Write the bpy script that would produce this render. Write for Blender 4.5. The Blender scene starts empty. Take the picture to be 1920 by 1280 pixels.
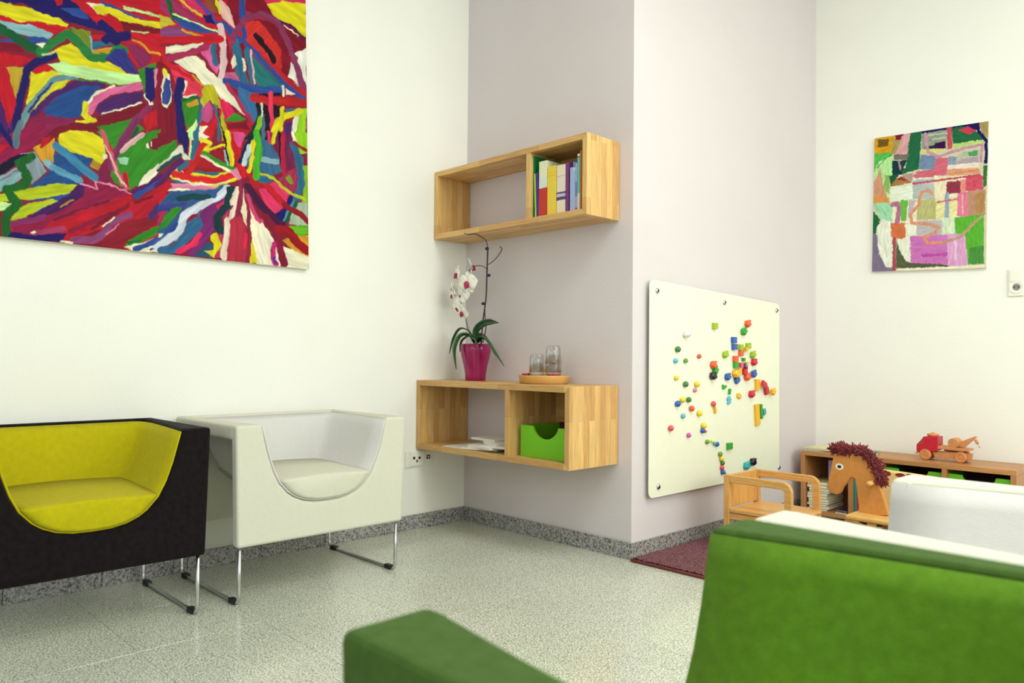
import bpy, bmesh, math, random
import numpy as np
from mathutils import Vector, Matrix
random.seed(7); np.random.seed(7)
C = bpy.context.scene
COL = C.collection
R = math.radians

# ------------------------------------------------------------------ camera
F, YAW, PITCH, ROLL, CX, CY, CZ = 1435.02, 0.7975, 0.0219, 0.0089, 3.2868, -2.8397, 0.91
W1, D2 = 1.166, 1.916            # pier width, depth of the alcove wall
_f = np.array([-math.sin(YAW)*math.cos(PITCH), math.cos(YAW)*math.cos(PITCH), math.sin(PITCH)])
_r = np.array([math.cos(YAW), math.sin(YAW), 0.0]); _u = np.cross(_r, _f)
_c, _s = math.cos(ROLL), math.sin(ROLL)
CR = np.array([_c*_r+_s*_u, -_s*_r+_c*_u, _f]); CO = np.array([CX, CY, CZ])

def at(px, py, ax, val):
    """point on the plane axis=val seen at a pixel of the 1920x1280 frame"""
    d = CR.T @ np.array([(px-960)/F, -(py-640)/F, 1.0])
    t = (val-CO[ax])/d[ax]
    return Vector(CO+t*d)

def proj(P):
    d = (np.asarray(P)-CO) @ CR.T
    return np.stack([960+F*d[:, 0]/d[:, 2], 640-F*d[:, 1]/d[:, 2]], 1)

cam = bpy.data.cameras.new('camera'); cam.sensor_width = 36; cam.lens = F/1920*36
camo = bpy.data.objects.new('camera', cam); COL.objects.link(camo); C.camera = camo
m = Matrix(((CR[0][0], CR[1][0], -CR[2][0], CX), (CR[0][1], CR[1][1], -CR[2][1], CY), (CR[0][2], CR[1][2], -CR[2][2], CZ), (0, 0, 0, 1)))
camo.matrix_world = m
cam.clip_start = .02
cam.dof.use_dof = True; cam.dof.focus_distance = 3.5; cam.dof.aperture_fstop = 4.5

# ------------------------------------------------------------------ light
C.view_settings.view_transform = 'Standard'; C.view_settings.look = 'None'
C.view_settings.gamma = 1; C.view_settings.use_curve_mapping = False
C.view_settings.exposure = 0.0
wd = bpy.data.worlds.new('sky'); C.world = wd; wd.use_nodes = True
wn = wd.node_tree.nodes; bg = wn['Background']
bg.inputs[0].default_value = (.80, .90, 1.0, 1); bg.inputs[1].default_value = 1.0

def area(name, loc, rot, sx, sy, power, col):
    l = bpy.data.lights.new(name, 'AREA'); l.shape = 'RECTANGLE'; l.size = sx; l.size_y = sy
    l.energy = power; l.color = col
    o = bpy.data.objects.new(name, l); COL.objects.link(o); o.location = loc; o.rotation_euler = rot
    return o
RX, RY, RZ = 5.9, -5.0, 3.35      # room extents
area('window_daylight', (RX-.06, -.55, 2.25), (0, R(80), 0), 1.7, 3.9, 85, (.99, 1.0, .92))
area('rear_window_daylight', (3.2, RY+.06, 2.25), (R(82), 0, 0), 4.4, 1.7, 26, (.86, .88, 1.0))
area('added_overhead_fill', (3.3, -.9, RZ-.13), (0, 0, 0), 2.0, 1.0, 36, (.98, 1.0, .90))  # unseen overhead fill, added to brighten upward faces and the floor

# ------------------------------------------------------------------ helpers
def srgb(c):
    return tuple(((v/255)/12.92 if v/255 <= .04045 else ((v/255+.055)/1.055)**2.4) for v in c)

def newmat(name):
    m = bpy.data.materials.new(name); m.use_nodes = True
    return m, m.node_tree.nodes, m.node_tree.links, m.node_tree.nodes['Principled BSDF']

def setb(b, **k):
    for n, v in k.items():
        b.inputs[n.replace('_', ' ')].default_value = v

def mat(name, col, rough=.5, metal=0, var=.08, scale=30, bump=0, bscale=200, spec=.5, sheen=0):
    """plain procedural material: a colour with fine noise in tone, optional fine relief"""
    m, N, L, b = newmat(name)
    c = srgb(col)
    tc = N.new('ShaderNodeTexCoord'); no = N.new('ShaderNodeTexNoise'); no.inputs['Scale'].default_value = scale
    no.inputs['Detail'].default_value = 4
    L.new(tc.outputs['Object'], no.inputs['Vector'])
    rp = N.new('ShaderNodeValToRGB'); L.new(no.outputs['Fac'], rp.inputs['Fac'])
    rp.color_ramp.elements[0].position = .3; rp.color_ramp.elements[1].position = .7
    rp.color_ramp.elements[0].color = tuple(v*(1-var) for v in c)+(1,)
    rp.color_ramp.elements[1].color = tuple(min(1, v*(1+var)) for v in c)+(1,)
    L.new(rp.outputs['Color'], b.inputs['Base Color'])
    setb(b, Roughness=rough, Metallic=metal)
    b.inputs['Specular IOR Level'].default_value = spec
    if sheen: b.inputs['Sheen Weight'].default_value = sheen
    if bump:
        n2 = N.new('ShaderNodeTexNoise'); n2.inputs['Scale'].default_value = bscale; n2.inputs['Detail'].default_value = 3
        L.new(tc.outputs['Object'], n2.inputs['Vector'])
        bp = N.new('ShaderNodeBump'); bp.inputs['Strength'].default_value = bump; bp.inputs['Distance'].default_value = .002
        L.new(n2.outputs['Fac'], bp.inputs['Height']); L.new(bp.outputs['Normal'], b.inputs['Normal'])
    return m

def wood(name, order, light=(228, 190, 122), dark=(198, 148, 88), row=.038, length=.42, rough=.42):
    """glued staves: order = object axes (along, across); brick texture gives each stave its tone, noise the grain"""
    m, N, L, b = newmat(name)
    tc = N.new('ShaderNodeTexCoord'); sp = N.new('ShaderNodeSeparateXYZ'); cb = N.new('ShaderNodeCombineXYZ')
    L.new(tc.outputs['Object'], sp.inputs[0])
    L.new(sp.outputs[order[0]], cb.inputs[0]); L.new(sp.outputs[order[1]], cb.inputs[1])
    ad = N.new('ShaderNodeVectorMath'); ad.operation = 'ADD'; ad.inputs[1].default_value = (10.13, 10.013, 0)
    L.new(cb.outputs[0], ad.inputs[0])
    br = N.new('ShaderNodeTexBrick'); L.new(ad.outputs[0], br.inputs['Vector'])
    br.offset = .37; br.inputs['Scale'].default_value = 1; br.inputs['Mortar Size'].default_value = .0004
    br.inputs['Brick Width'].default_value = length; br.inputs['Row Height'].default_value = row
    br.inputs['Bias'].default_value = -.15
    lc, dc = srgb(light), srgb(dark)
    br.inputs['Color1'].default_value = lc+(1,); br.inputs['Color2'].default_value = dc+(1,)
    br.inputs['Mortar'].default_value = tuple(v*.75 for v in dc)+(1,)
    mp = N.new('ShaderNodeVectorMath'); mp.operation = 'MULTIPLY'
    s = [140, 140, 140]; s[{'X': 0, 'Y': 1, 'Z': 2}[order[0]]] = 9
    mp.inputs[1].default_value = s; L.new(tc.outputs['Object'], mp.inputs[0])
    no = N.new('ShaderNodeTexNoise'); no.inputs['Scale'].default_value = 1; no.inputs['Detail'].default_value = 5
    L.new(mp.outputs[0], no.inputs['Vector'])
    rp = N.new('ShaderNodeValToRGB'); L.new(no.outputs['Fac'], rp.inputs['Fac'])
    rp.color_ramp.elements[0].position = .3; rp.color_ramp.elements[0].color = (.80, .74, .68, 1)
    rp.color_ramp.elements[1].position = .65; rp.color_ramp.elements[1].color = (1.05, 1.03, 1.0, 1)
    mx = N.new('ShaderNodeMixRGB'); mx.blend_type = 'MULTIPLY'; mx.inputs[0].default_value = 1
    L.new(br.outputs['Color'], mx.inputs[1]); L.new(rp.outputs[0], mx.inputs[2])
    L.new(mx.outputs[0], b.inputs['Base Color']); setb(b, Roughness=rough)
    return m

def granite(name, base, spots, gloss, scale=190):
    m, N, L, b = newmat(name)
    g = N.new('ShaderNodeNewGeometry')
    n0 = N.new('ShaderNodeTexNoise'); n0.inputs['Scale'].default_value = scale; n0.inputs['Detail'].default_value = 3; n0.inputs['Roughness'].default_value = .75
    L.new(g.outputs['Position'], n0.inputs['Vector'])
    v = N.new('ShaderNodeTexVoronoi'); v.inputs['Scale'].default_value = scale*1.25; L.new(g.outputs['Position'], v.inputs['Vector'])
    r1 = N.new('ShaderNodeValToRGB'); L.new(n0.outputs['Fac'], r1.inputs[0])
    e = r1.color_ramp.elements
    e[0].position = .36; e[0].color = srgb(spots)+(1,)
    e[1].position = .52; e[1].color = srgb(base)+(1,)
    e2 = e.new(.66); e2.color = tuple(min(1, x*1.25) for x in srgb(base))+(1,)
    r2 = N.new('ShaderNodeValToRGB'); L.new(v.outputs['Color'], r2.inputs[0])
    r2.color_ramp.elements[0].color = (.55, .55, .57, 1); r2.color_ramp.elements[0].position = .12
    r2.color_ramp.elements[1].color = (1.06, 1.06, 1.04, 1); r2.color_ramp.elements[1].position = .42
    mx = N.new('ShaderNodeMixRGB'); mx.blend_type = 'MULTIPLY'; mx.inputs[0].default_value = 1
    L.new(r1.outputs[0], mx.inputs[1]); L.new(r2.outputs[0], mx.inputs[2])
    n3 = N.new('ShaderNodeTexNoise'); n3.inputs['Scale'].default_value = 3.1; n3.inputs['Detail'].default_value = 3
    L.new(g.outputs['Position'], n3.inputs['Vector'])
    r3 = N.new('ShaderNodeValToRGB'); L.new(n3.outputs['Fac'], r3.inputs[0])
    r3.color_ramp.elements[0].color = (.9, .9, .9, 1); r3.color_ramp.elements[1].color = (1.06, 1.06, 1.06, 1)
    m2 = N.new('ShaderNodeMixRGB'); m2.blend_type = 'MULTIPLY'; m2.inputs[0].default_value = 1
    L.new(mx.outputs[0], m2.inputs[1]); L.new(r3.outputs[0], m2.inputs[2])
    L.new(m2.outputs[0], b.inputs['Base Color']); setb(b, Roughness=gloss)
    return m

def obj(name, bm, m, parent=None, smooth=False, bevel=0, seg=2, mods=()):
    me = bpy.data.meshes.new(name)
    bmesh.ops.recalc_face_normals(bm, faces=bm.faces)
    bm.to_mesh(me); bm.free()
    if m is not None: me.materials.append(m)
    o = bpy.data.objects.new(name, me); COL.objects.link(o)
    if parent is not None: o.parent = parent
    if smooth:
        for p in me.polygons: p.use_smooth = True
    if bevel:
        md = o.modifiers.new('bevel', 'BEVEL'); md.width = bevel; md.segments = seg; md.limit_method = 'ANGLE'; md.angle_limit = R(35)
        if smooth is not False: pass
    return o

def box(bm, a, b):
    """axis box between corners a and b"""
    vs = [bm.verts.new((x, y, z)) for z in (a[2], b[2]) for y in (a[1], b[1]) for x in (a[0], b[0])]
    for f in ((0, 1, 3, 2), (4, 6, 7, 5), (0, 4, 5, 1), (2, 3, 7, 6), (0, 2, 6, 4), (1, 5, 7, 3)):
        bm.faces.new([vs[i] for i in f])
    return vs

def bx(a, b):
    bm = bmesh.new(); box(bm, a, b); return bm

def prism(bm, pts, vec):
    """closed outline (3-D points) extruded by vec"""
    v0 = [bm.verts.new(p) for p in pts]; v1 = [bm.verts.new(Vector(p)+Vector(vec)) for p in pts]
    bm.faces.new(v0); bm.faces.new(v1[::-1]); n = len(pts)
    for i in range(n): bm.faces.new((v0[i], v0[(i+1) % n], v1[(i+1) % n], v1[i]))

def tube(bm, pts, rad, n=8, cap=True):
    pts = [Vector(p) for p in pts]; rings = []
    rads = rad if isinstance(rad, (list, tuple)) else [rad]*len(pts)
    ref = None
    for i, p in enumerate(pts):
        t = (pts[min(i+1, len(pts)-1)]-pts[max(i-1, 0)]).normalized()
        if ref is None: ref = t.orthogonal().normalized()
        ref = (ref-t*ref.dot(t)).normalized(); bn = t.cross(ref)
        rings.append([bm.verts.new(p+rads[i]*(math.cos(a)*ref+math.sin(a)*bn)) for a in [2*math.pi*k/n for k in range(n)]])
    for a, b in zip(rings, rings[1:]):
        for k in range(n): bm.faces.new((a[k], a[(k+1) % n], b[(k+1) % n], b[k]))
    if cap: bm.faces.new(rings[0][::-1]); bm.faces.new(rings[-1])

def lathe(bm, prof, n=32, c=(0, 0, 0), axis='Z'):
    rings = []
    for r, z in prof:
        ring = []
        for k in range(n):
            a = 2*math.pi*k/n; u, v = r*math.cos(a), r*math.sin(a)
            p = (u, v, z) if axis == 'Z' else ((u, z, v) if axis == 'Y' else (z, u, v))
            ring.append(bm.verts.new(Vector(p)+Vector(c)))
        rings.append(ring)
    for a, b in zip(rings, rings[1:]):
        for k in range(n): bm.faces.new((a[k], a[(k+1) % n], b[(k+1) % n], b[k]))
    bm.faces.new(rings[0][::-1]); bm.faces.new(rings[-1])

def smoothpath(pts, k=6):
    pts = [Vector(p) for p in pts]; out = []
    P = [pts[0]]+pts+[pts[-1]]
    for i in range(1, len(P)-2):
        for j in range(k):
            t = j/k; a, b, c, d = P[i-1], P[i], P[i+1], P[i+2]
            out.append(.5*((2*b)+(-a+c)*t+(2*a-5*b+4*c-d)*t*t+(-a+3*b-3*c+d)*t**3))
    out.append(pts[-1]); return out

def tag(o, label=None, cat=None, group=None, kind=None):
    if label: o['label'] = label
    if cat: o['category'] = cat
    if group: o['group'] = group
    if kind: o['kind'] = kind
    return o

def thing(name, label, cat, loc=(0, 0, 0), rz=0, group=None):
    o = bpy.data.objects.new(name, None); o.empty_display_size = .05; COL.objects.link(o)
    o.location = loc; o.rotation_euler = (0, 0, rz)
    return tag(o, label, cat, group)

def copy_tree(o, parent=None):
    c = o.copy(); COL.objects.link(c); c.parent = parent
    for ch in list(o.children): copy_tree(ch, c)
    return c

# ------------------------------------------------------------------ materials
M_left = mat('cream wall paint', (246, 246, 238), .75, var=.012, scale=3, bump=.35, bscale=90)
M_pier = mat('lavender grey wall paint', (217, 209, 211), .78, var=.015, scale=3, bump=.35, bscale=90)
M_ceil = mat('ceiling paint', (240, 240, 232), .8, var=.01)
M_floor = granite('polished speckled granite', (216, 220, 204), (92, 94, 94), .17)
M_skirt = granite('coarse granite skirting', (168, 166, 164), (52, 52, 58), .22, 120)
M_grout = mat('grey grout', (150, 150, 142), .8)
M_white = mat('white plastic', (240, 240, 228), .35, var=.01)
M_black = mat('black rubber', (18, 18, 22), .5)
M_chrome = mat('brushed steel rod', (200, 202, 205), .22, 1, var=.03)
M_hole = mat('dark socket hole', (20, 20, 24), .6)
W_lr = wood('beech staves along X', 'XY'); W_ud = wood('beech staves along Z', 'ZY'); W_back = wood('beech staves back', 'XZ')
W_toy = wood('plain light beech', 'XY', (222, 172, 100), (212, 158, 88), row=.2, length=3)
W_toyz = wood('plain light beech upright', 'ZY', (222, 172, 100), (212, 158, 88), row=.2, length=3)
W_low_x = wood('oiled low shelf wood', 'XY', (196, 142, 88), (178, 124, 74), row=.05)
W_low_z = wood('oiled low shelf wood upright', 'ZY', (196, 142, 88), (178, 124, 74), row=.05)

# ------------------------------------------------------------------ setting
def struct(name, bm, m, **k):
    o = obj(name, bm, m, **k); tag(o, kind='structure'); return o
TH = .15
struct('wall_left', bx((-TH, RY, 0), (0, 0.02, RZ)), M_left)
struct('wall_back', bx((-TH, 0, 0), (W1, D2+TH, RZ)), M_pier)          # the projecting pier: lavender front and side
struct('wall_alcove', bx((W1, D2, 0), (RX, D2+TH, RZ)), M_left)
# wall on the right, outside the frame, with a long window that lets the daylight in
bm = bmesh.new()
box(bm, (RX, RY, 0), (RX+TH, D2+TH, 1.3)); box(bm, (RX, RY, 3.15), (RX+TH, D2+TH, RZ))
box(bm, (RX, RY, 1.3), (RX+TH, -2.6, 3.15)); box(bm, (RX, 1.5, 1.3), (RX+TH, D2+TH, 3.15))
struct('wall_right', bm, M_left)
bm = bmesh.new()
box(bm, (-TH, RY-TH, 0), (RX+TH, RY, 1.3)); box(bm, (-TH, RY-TH, 3.15), (RX+TH, RY, RZ))
box(bm, (-TH, RY-TH, 1.3), (1.0, RY, 3.15)); box(bm, (5.4, RY-TH, 1.3), (RX+TH, RY, 3.15))
struct('wall_front', bm, M_left)
struct('ceiling', bx((-TH, RY-TH, RZ), (RX+TH, D2+TH, RZ+.1)), M_ceil)
bm = bmesh.new()
for y in (-2.6, -1.25, .1, 1.45): box(bm, (RX+.03, y, 1.3), (RX+.09, y+.045, 3.15))
for z in (1.3, 3.1): box(bm, (RX+.03, -2.6, z), (RX+.09, 1.5, z+.05))
struct('window_1', bm, M_white)
bm = bmesh.new()
for x in (1.0, 3.2, 5.35): box(bm, (x, RY-.09, 1.3), (x+.05, RY-.03, 3.15))
for z in (1.3, 3.1): box(bm, (1.0, RY-.09, z), (5.4, RY-.03, z+.05))
struct('window_2', bm, M_white)
# floor of polished granite tiles
cl = thing('added_fill_panel', 'flat glowing fill panel added above the seating, out of view', 'added fill panel', (3.3, -.9, RZ-.10))  # made-up glowing panel housing the added overhead fill
obj('frame', bx((-1.04, -.54, .0), (1.04, .54, .099)), M_white, cl, bevel=.004)
M_fill, N, L, b = newmat('added overhead glow'); b.inputs['Emission Color'].default_value = (.98, 1, .92, 1); b.inputs['Emission Strength'].default_value = 4
obj('fill_glow', bx((-1.0, -.5, -.006), (1.0, .5, -.0005)), M_fill, cl)
fl = struct('floor', bx((-.05, RY, -.08), (RX, D2, -.0035)), M_grout)
T = .40; tmesh = {}
nx = math.ceil(RX/T); ny0 = math.ceil(-RY/T); cnt = 0
for i in range(nx):
    for j in range(-ny0, math.ceil(D2/T)):
        x0, x1 = i*T, min(RX, i*T+T); y0, y1 = max(RY, j*T), min(D2, j*T+T)
        if x1 <= W1+.001 and y0 >= -.001: continue
        if x0 < W1 and y0 >= -.001: x0 = W1
        if x1-x0 < .01 or y1-y0 < .01: continue
        key = (round(x1-x0, 3), round(y1-y0, 3)); g = .0006
        if key not in tmesh:
            bm = bmesh.new(); w, h = key
            vb = [bm.verts.new((sx, sy, 0)) for sx, sy in ((g, g), (w-g, g), (w-g, h-g), (g, h-g))]
            vt = [bm.verts.new((sx, sy, .010)) for sx, sy in ((g+.0006, g+.0006), (w-g-.0006, g+.0006), (w-g-.0006, h-g-.0006), (g+.0006, h-g-.0006))]
            vm = [bm.verts.new((v.co.x, v.co.y, .0092)) for v in vb]
            bm.faces.new(vt)
            for a, b in ((vb, vm), (vm, vt)):
                for k in range(4): bm.faces.new((a[k], a[(k+1) % 4], b[(k+1) % 4], b[k]))
            bmesh.ops.recalc_face_normals(bm, faces=bm.faces)
            me = bpy.data.meshes.new('floor_tile'); bm.to_mesh(me); bm.free(); me.materials.append(M_floor); tmesh[key] = me
        o = bpy.data.objects.new('floor_tile', tmesh[key]); COL.objects.link(o); o.location = (x0, y0, -.010); o.parent = fl

BH = .076
def skirting(name, p0, p1, nrm, joints):
    """granite skirting: slabs between joints along p0-p1, each a part of its own"""
    p0, p1, nrm = Vector(p0), Vector(p1), Vector(nrm); L_ = (p1-p0).length; d = (p1-p0)/L_
    par = None; js = [0]+joints+[L_]
    bk = bmesh.new(); q0 = p0+d*.0; q1 = p1
    prism(bk, [q0, q1, q1+nrm*.003, q0+nrm*.003], (0, 0, BH-.004))
    par = struct(name, bk, M_grout)
    for a, b in zip(js, js[1:]):
        s0, s1 = p0+d*(a+.0008)+nrm*.003, p0+d*(b-.0008)+nrm*.003
        bm = bmesh.new(); prism(bm, [s0, s1, s1+nrm*.009, s0+nrm*.009], (0, 0, BH))
        obj('skirting_tile', bm, M_skirt, par, bevel=.0012, seg=1)
skirting('baseboard_left', (0, RY, 0), (0, -.0125, 0), (1, 0, 0), [5-.225-.33*k for k in range(14, -1, -1)])
skirting('baseboard_back', (0, 0, 0), (W1+.012, 0, 0), (0, -1, 0), [.09, .421, .745, 1.073])
skirting('baseboard_alcove_side', (W1, .0, 0), (W1, D2-.0125, 0), (1, 0, 0), [.132, .453, .78, 1.11, 1.44, 1.77])
skirting('baseboard_alcove', (W1+.0, D2, 0), (RX, D2, 0), (0, -1, 0), [.3+.33*k for k in range(14)])

# ------------------------------------------------------------------ armchairs
def lerp(a, b, t): return a+(b-a)*t
HP = [(.345, 0), (.347, .06), (.356, .11), (.372, .15), (.39, .178), (.43, .217), (.48, .244), (.54, .266), (.60, .283)]
def make_chair(label, outer, inner, seat, w=.752, arm=.10, H=.657, group=None):
    t = thing('tub_armchair', label, 'armchair', group=group)
    hw = w/2; top = hw-arm; k = top/.295; ZB = .212; D = .575
    half = [(z, y*k) for z, y in HP]+[(H, top)]
    # front panel with the U cut
    bm = bmesh.new(); outl = [(-(hw-.012), ZB), ((hw-.012), ZB), (hw, H)]
    U = [(y, z) for z, y in half][::-1]+[(-y, z) for z, y in half[1:]]
    outl = [(-hw+.012, ZB), (hw-.012, ZB), (hw, H)]+U+[(-hw, H)]
    prism(bm, [(0, y, z) for y, z in outl], (-.045, 0, 0))
    fp = obj('front_panel', bm, outer, t, bevel=.011, seg=3)
    # arm tops and back: one folded sheet
    bm = bmesh.new()
    for s in (-1, 1):
        pts = [(-.03, s*hw), (-D, s*hw), (-D, s*(hw-.04)), (-.50, s*(hw-.042)), (-.40, s*(hw-.052)), (-.2, s*lerp(top, hw-.052, .55)), (-.03, s*top)]
        prism(bm, [(x, y, H) for x, y in pts], (0, 0, -.055))
    box(bm, (-D, -hw+.001, ZB), (-D+.036, hw-.001, H))
    obj('back_and_arms', bm, outer, t, bevel=.011, seg=3)
    # tub lining
    bm = bmesh.new(); rings = []
    curve = [(y, z) for z, y in half][::-1]+[(-y, z) for z, y in half[1:]]
    kb = (hw-.052)/top
    stn = [(-.004, 1.0, 0), (-.12, lerp(1, kb, .35), .004), (-.25, lerp(1, kb, .68), .008), (-.40, kb, .01), (-.47, kb*.992, .01), (-.505, kb*.965, .012), (-.528, kb*.90, .016)]
    for x, s, dz in stn:
        rr = []
        for y, z in curve:
            lo = max(0, 1-(z-.345)/.32)
            xx = x+(0.06*lo*max(0, (-x-.3)/.23))       # the back leans: it comes forward towards the seat
            rr.append(bm.verts.new((xx, y*s*.985, min(H-.009, z+.005+dz))))
        rings.append(rr)
    for a, b in zip(rings, rings[1:]):
        for i in range(len(a)-1): bm.faces.new((a[i], a[i+1], b[i+1], b[i]))
    n = len(rings[-1])
    for i in range(n//2):
        a, b, c, d = rings[-1][i], rings[-1][i+1], rings[-1][n-2-i], rings[-1][n-1-i]
        vs = [];
        for v in (a, b, c, d):
            if v not in vs: vs.append(v)
        if len(vs) > 2: bm.faces.new(vs)
    o = obj('tub_lining', bm, inner, t, smooth=True)
    sd = o.modifiers.new('thick', 'SOLIDIFY'); sd.thickness = .005; sd.offset = 0
    # seat cushion: fills the lower bowl of the U, domed front
    bm = bmesh.new(); zt = .437
    low = [(z, y) for z, y in half if z < zt]; y_t = np.interp(zt, [h[0] for h in half], [h[1] for h in half])
    low.append((zt, y_t)); bot = [(y, z) for z, y in low][::-1]+[(-y, z) for z, y in low[1:]]
    topc = [(lerp(-y_t, y_t, i/12), zt+.009*math.sin(math.pi*i/12)) for i in range(1, 12)]
    prof = bot+topc; rings = []
    for x, s, dx in ((.012, .80, 0), (.010, .90, 0), (.003, .96, 0), (-.01, .985, 0), (-.06, 1.0, 0), (-.25, 1.0, 0), (-.47, 1.0, 0)):
        zc = .405
        g = 1+(kb-1)*min(1, -x/.4) if x < 0 else 1
        rings.append([bm.verts.new((x, y*s*g*.975, zc+(z-zc)*s+.006)) for y, z in prof])
    n = len(prof)
    for a, b in zip(rings, rings[1:]):
        for i in range(n): bm.faces.new((a[i], a[(i+1) % n], b[(i+1) % n], b[i]))
    bm.faces.new(rings[0]); bm.faces.new(rings[-1][::-1])
    obj('seat_cushion', bm, seat, t, smooth=True)
    # sled legs of bent steel rod with rubber glides
    for s in (-1, 1):
        y = s*(hw-.03); r = .012; a = -.022; b = -D+.02
        pts = [(a, y, ZB+.02), (a, y, .04), (a-.004, y, .02), (a-.016, y, .0085), (a-.03, y, .0075), (b+.03, y, .0075), (b+.016, y, .0085), (b+.004, y, .02), (b, y, .04), (b, y, ZB+.02)]
        bm = bmesh.new(); tube(bm, pts, .0070, 10); lg = obj('sled_leg', bm, M_chrome, t, smooth=True)
        for x in (a-.045, b+.045):
            bm = bmesh.new(); box(bm, (x-.022, y-.012, .0), (x+.022, y+.012, .019)); obj('glide', bm, M_black, lg, bevel=.004)
    return t

felt = lambda n, c, v=.10: mat(n, c, .95, var=v, scale=55, bump=.5, bscale=500, spec=.15, sheen=.04)
F_dark = felt('dark brown felt', (22, 17, 19), .35); F_yel = felt('yellow felt', (188, 178, 18), .06)
F_white = felt('cream white felt', (214, 213, 196), .015); F_white2 = felt('white lining felt', (218, 216, 213), .015)
F_olive = felt('olive green felt', (66, 94, 36), .12); F_lime = felt('leaf green felt', (96, 138, 34), .12)
XF, XR = .613, 2.6825
c = make_chair('white felt tub armchair with round seat cushion beneath the shelves on the left', F_white, F_white2, F_white)
c.location = (XF, (-1.616-.864)/2, 0)
c = make_chair('dark brown tub armchair with yellow lining, at the left edge of the picture', F_dark, F_yel, F_yel)
c.location = (XF, -1.707-.376, 0)
c = make_chair('green felt tub armchair in the right foreground, nearest the camera', F_olive, F_lime, F_lime, arm=.105)
c.location = (XR-.02, -2.453+.376, 0); c.rotation_euler.z = math.pi
c = make_chair('white tub armchair behind the green one, beside the toys', F_white, F_white2, F_white, w=.72, arm=.11)
c.location = (XR-.012, -1.698+.36, 0); c.rotation_euler.z = math.pi

# ------------------------------------------------------------------ wall shelves
def shelf_frame(name, label, x1, dep, z0, z1, div, th=.028):
    t = thing(name, label, 'shelf', (0, 0, 0))
    x0 = .002; y0, y1 = -dep, -.002
    # mitred outer boards
    for nm, pts in (('top_board', [(x0, z1), (x1, z1), (x1-th, z1-th), (x0+th, z1-th)]), ('bottom_board', [(x0, z0), (x1, z0), (x1-th, z0+th), (x0+th, z0+th)])):
        bm = bmesh.new(); prism(bm, [(x, y0, z) for x, z in pts], (0, y1-y0, 0)); obj(nm, bm, W_lr, t, bevel=.0012, seg=1)
    for xa, xb in ((x0, x0+th), (x1, x1-th)):
        bm = bmesh.new(); prism(bm, [(xa, y0, z0), (xb, y0, z0+th), (xb, y0, z1-th), (xa, y0, z1)], (0, y1-y0, 0)); obj('side_panel', bm, W_ud, t, bevel=.0012, seg=1)
    obj('divider', bx((div-.014, y0+.001, z0+th), (div+.014, y1, z1-th)), W_ud, t, bevel=.001, seg=1)
    obj('back_panel', bx((div+.014, -.016, z0+th), (x1-th, -.004, z1-th)), W_back, t)
    return t
UD, UZ0, UZ1, A1 = .2371, 1.5543, 1.9224, 1.0883
LD, LZ0, LZ1 = .343, .425, .7893
ud = at(989.8, 350, 1, -UD).x; ld = at(949.5, 800, 1, -LD).x
shelf_frame('wall_shelf', 'upper beech wall shelf box holding books in its right half', A1, UD, UZ0, UZ1, ud)
shelf_frame('wall_shelf', 'lower beech wall shelf box carrying the orchid and glasses', A1, LD, LZ0, LZ1, ld)

# books in the upper shelf: (pixel left, pixel right, pixel top, lean, colours, depth)
def banded(name, stops, nscale=25, namp=.0, rough=.35):
    """colour by height with a wavy boundary; stops: (z fraction, colour), generated Z"""
    m, N, L, b = newmat(name)
    tc = N.new('ShaderNodeTexCoord'); sp = N.new('ShaderNodeSeparateXYZ'); L.new(tc.outputs['Generated'], sp.inputs[0])
    no = N.new('ShaderNodeTexNoise'); no.inputs['Scale'].default_value = nscale; L.new(tc.outputs['Object'], no.inputs['Vector'])
    ma = N.new('ShaderNodeMath'); ma.operation = 'MULTIPLY_ADD'; ma.inputs[1].default_value = namp; L.new(no.outputs['Fac'], ma.inputs[0]); L.new(sp.outputs['Z'], ma.inputs[2])
    rp = N.new('ShaderNodeValToRGB'); rp.color_ramp.interpolation = 'CONSTANT'; L.new(ma.outputs[0], rp.inputs[0])
    e = rp.color_ramp.elements; e[0].position = 0; e[0].color = srgb(stops[0][1])+(1,); e[1].position = stops[1][0]; e[1].color = srgb(stops[1][1])+(1,)
    for p_, c_ in stops[2:]: q = e.new(p_); q.color = srgb(c_)+(1,)
    L.new(rp.outputs[0], b.inputs['Base Color']); setb(b, Roughness=rough); return m
M_pages = mat('paper page edges', (236, 230, 208), .8, var=.06, scale=400)
ZS = UZ0+.028
def book(name, label, x0, x1, h, cover, dep=.15, y0=None, lean=0, group='books in the upper shelf', z=ZS):
    t = thing(name, label, 'book', ((x0+x1)/2, y0, z), group=group); w = x1-x0
    t.rotation_euler = (0, lean, 0)
    c = min(.0022, w*.2); bm = bmesh.new()
    box(bm, (-w/2, 0, 0), (-w/2+c, dep, h)); box(bm, (w/2-c, 0, 0), (w/2, dep, h)); box(bm, (-w/2+c, 0, 0), (w/2-c, c, h))
    obj('cover', bm, cover, t, bevel=.0006, seg=1)
    obj('pages', bx((-w/2+c, c, .003), (w/2-c, dep-.004, h-.003)), M_pages, t)
    return t
def bpx(x, y, Y=-UD+.02): return at(980+x*.125, 260+y*.125, 1, Y)
YB = -UD+.018
def bk(label, xl, xr, yt, cover, lean=0, dy=0, dep=.15):
    a = bpx(xl, 1090, YB+dy); b = bpx(xr, 1090, YB+dy); h = bpx((xl+xr)/2, yt, YB+dy).z-ZS
    return book('book', label, a.x+.0006, b.x-.0006, min(h, .308), cover, dep=dep, y0=YB+dy, lean=lean)
xw = ud+.0145
book('book', 'tall dark green book against the divider of the upper shelf', xw, xw+.006, .300, mat('green gloss cover', (22, 128, 62), .3), dep=.18, y0=YB+.002)
book('book', 'thin lime yellow book, second from the left in the upper shelf', xw+.0165, xw+.0255, .212, mat('lime spine', (190, 214, 60), .4), y0=YB, lean=-.042)
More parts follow.
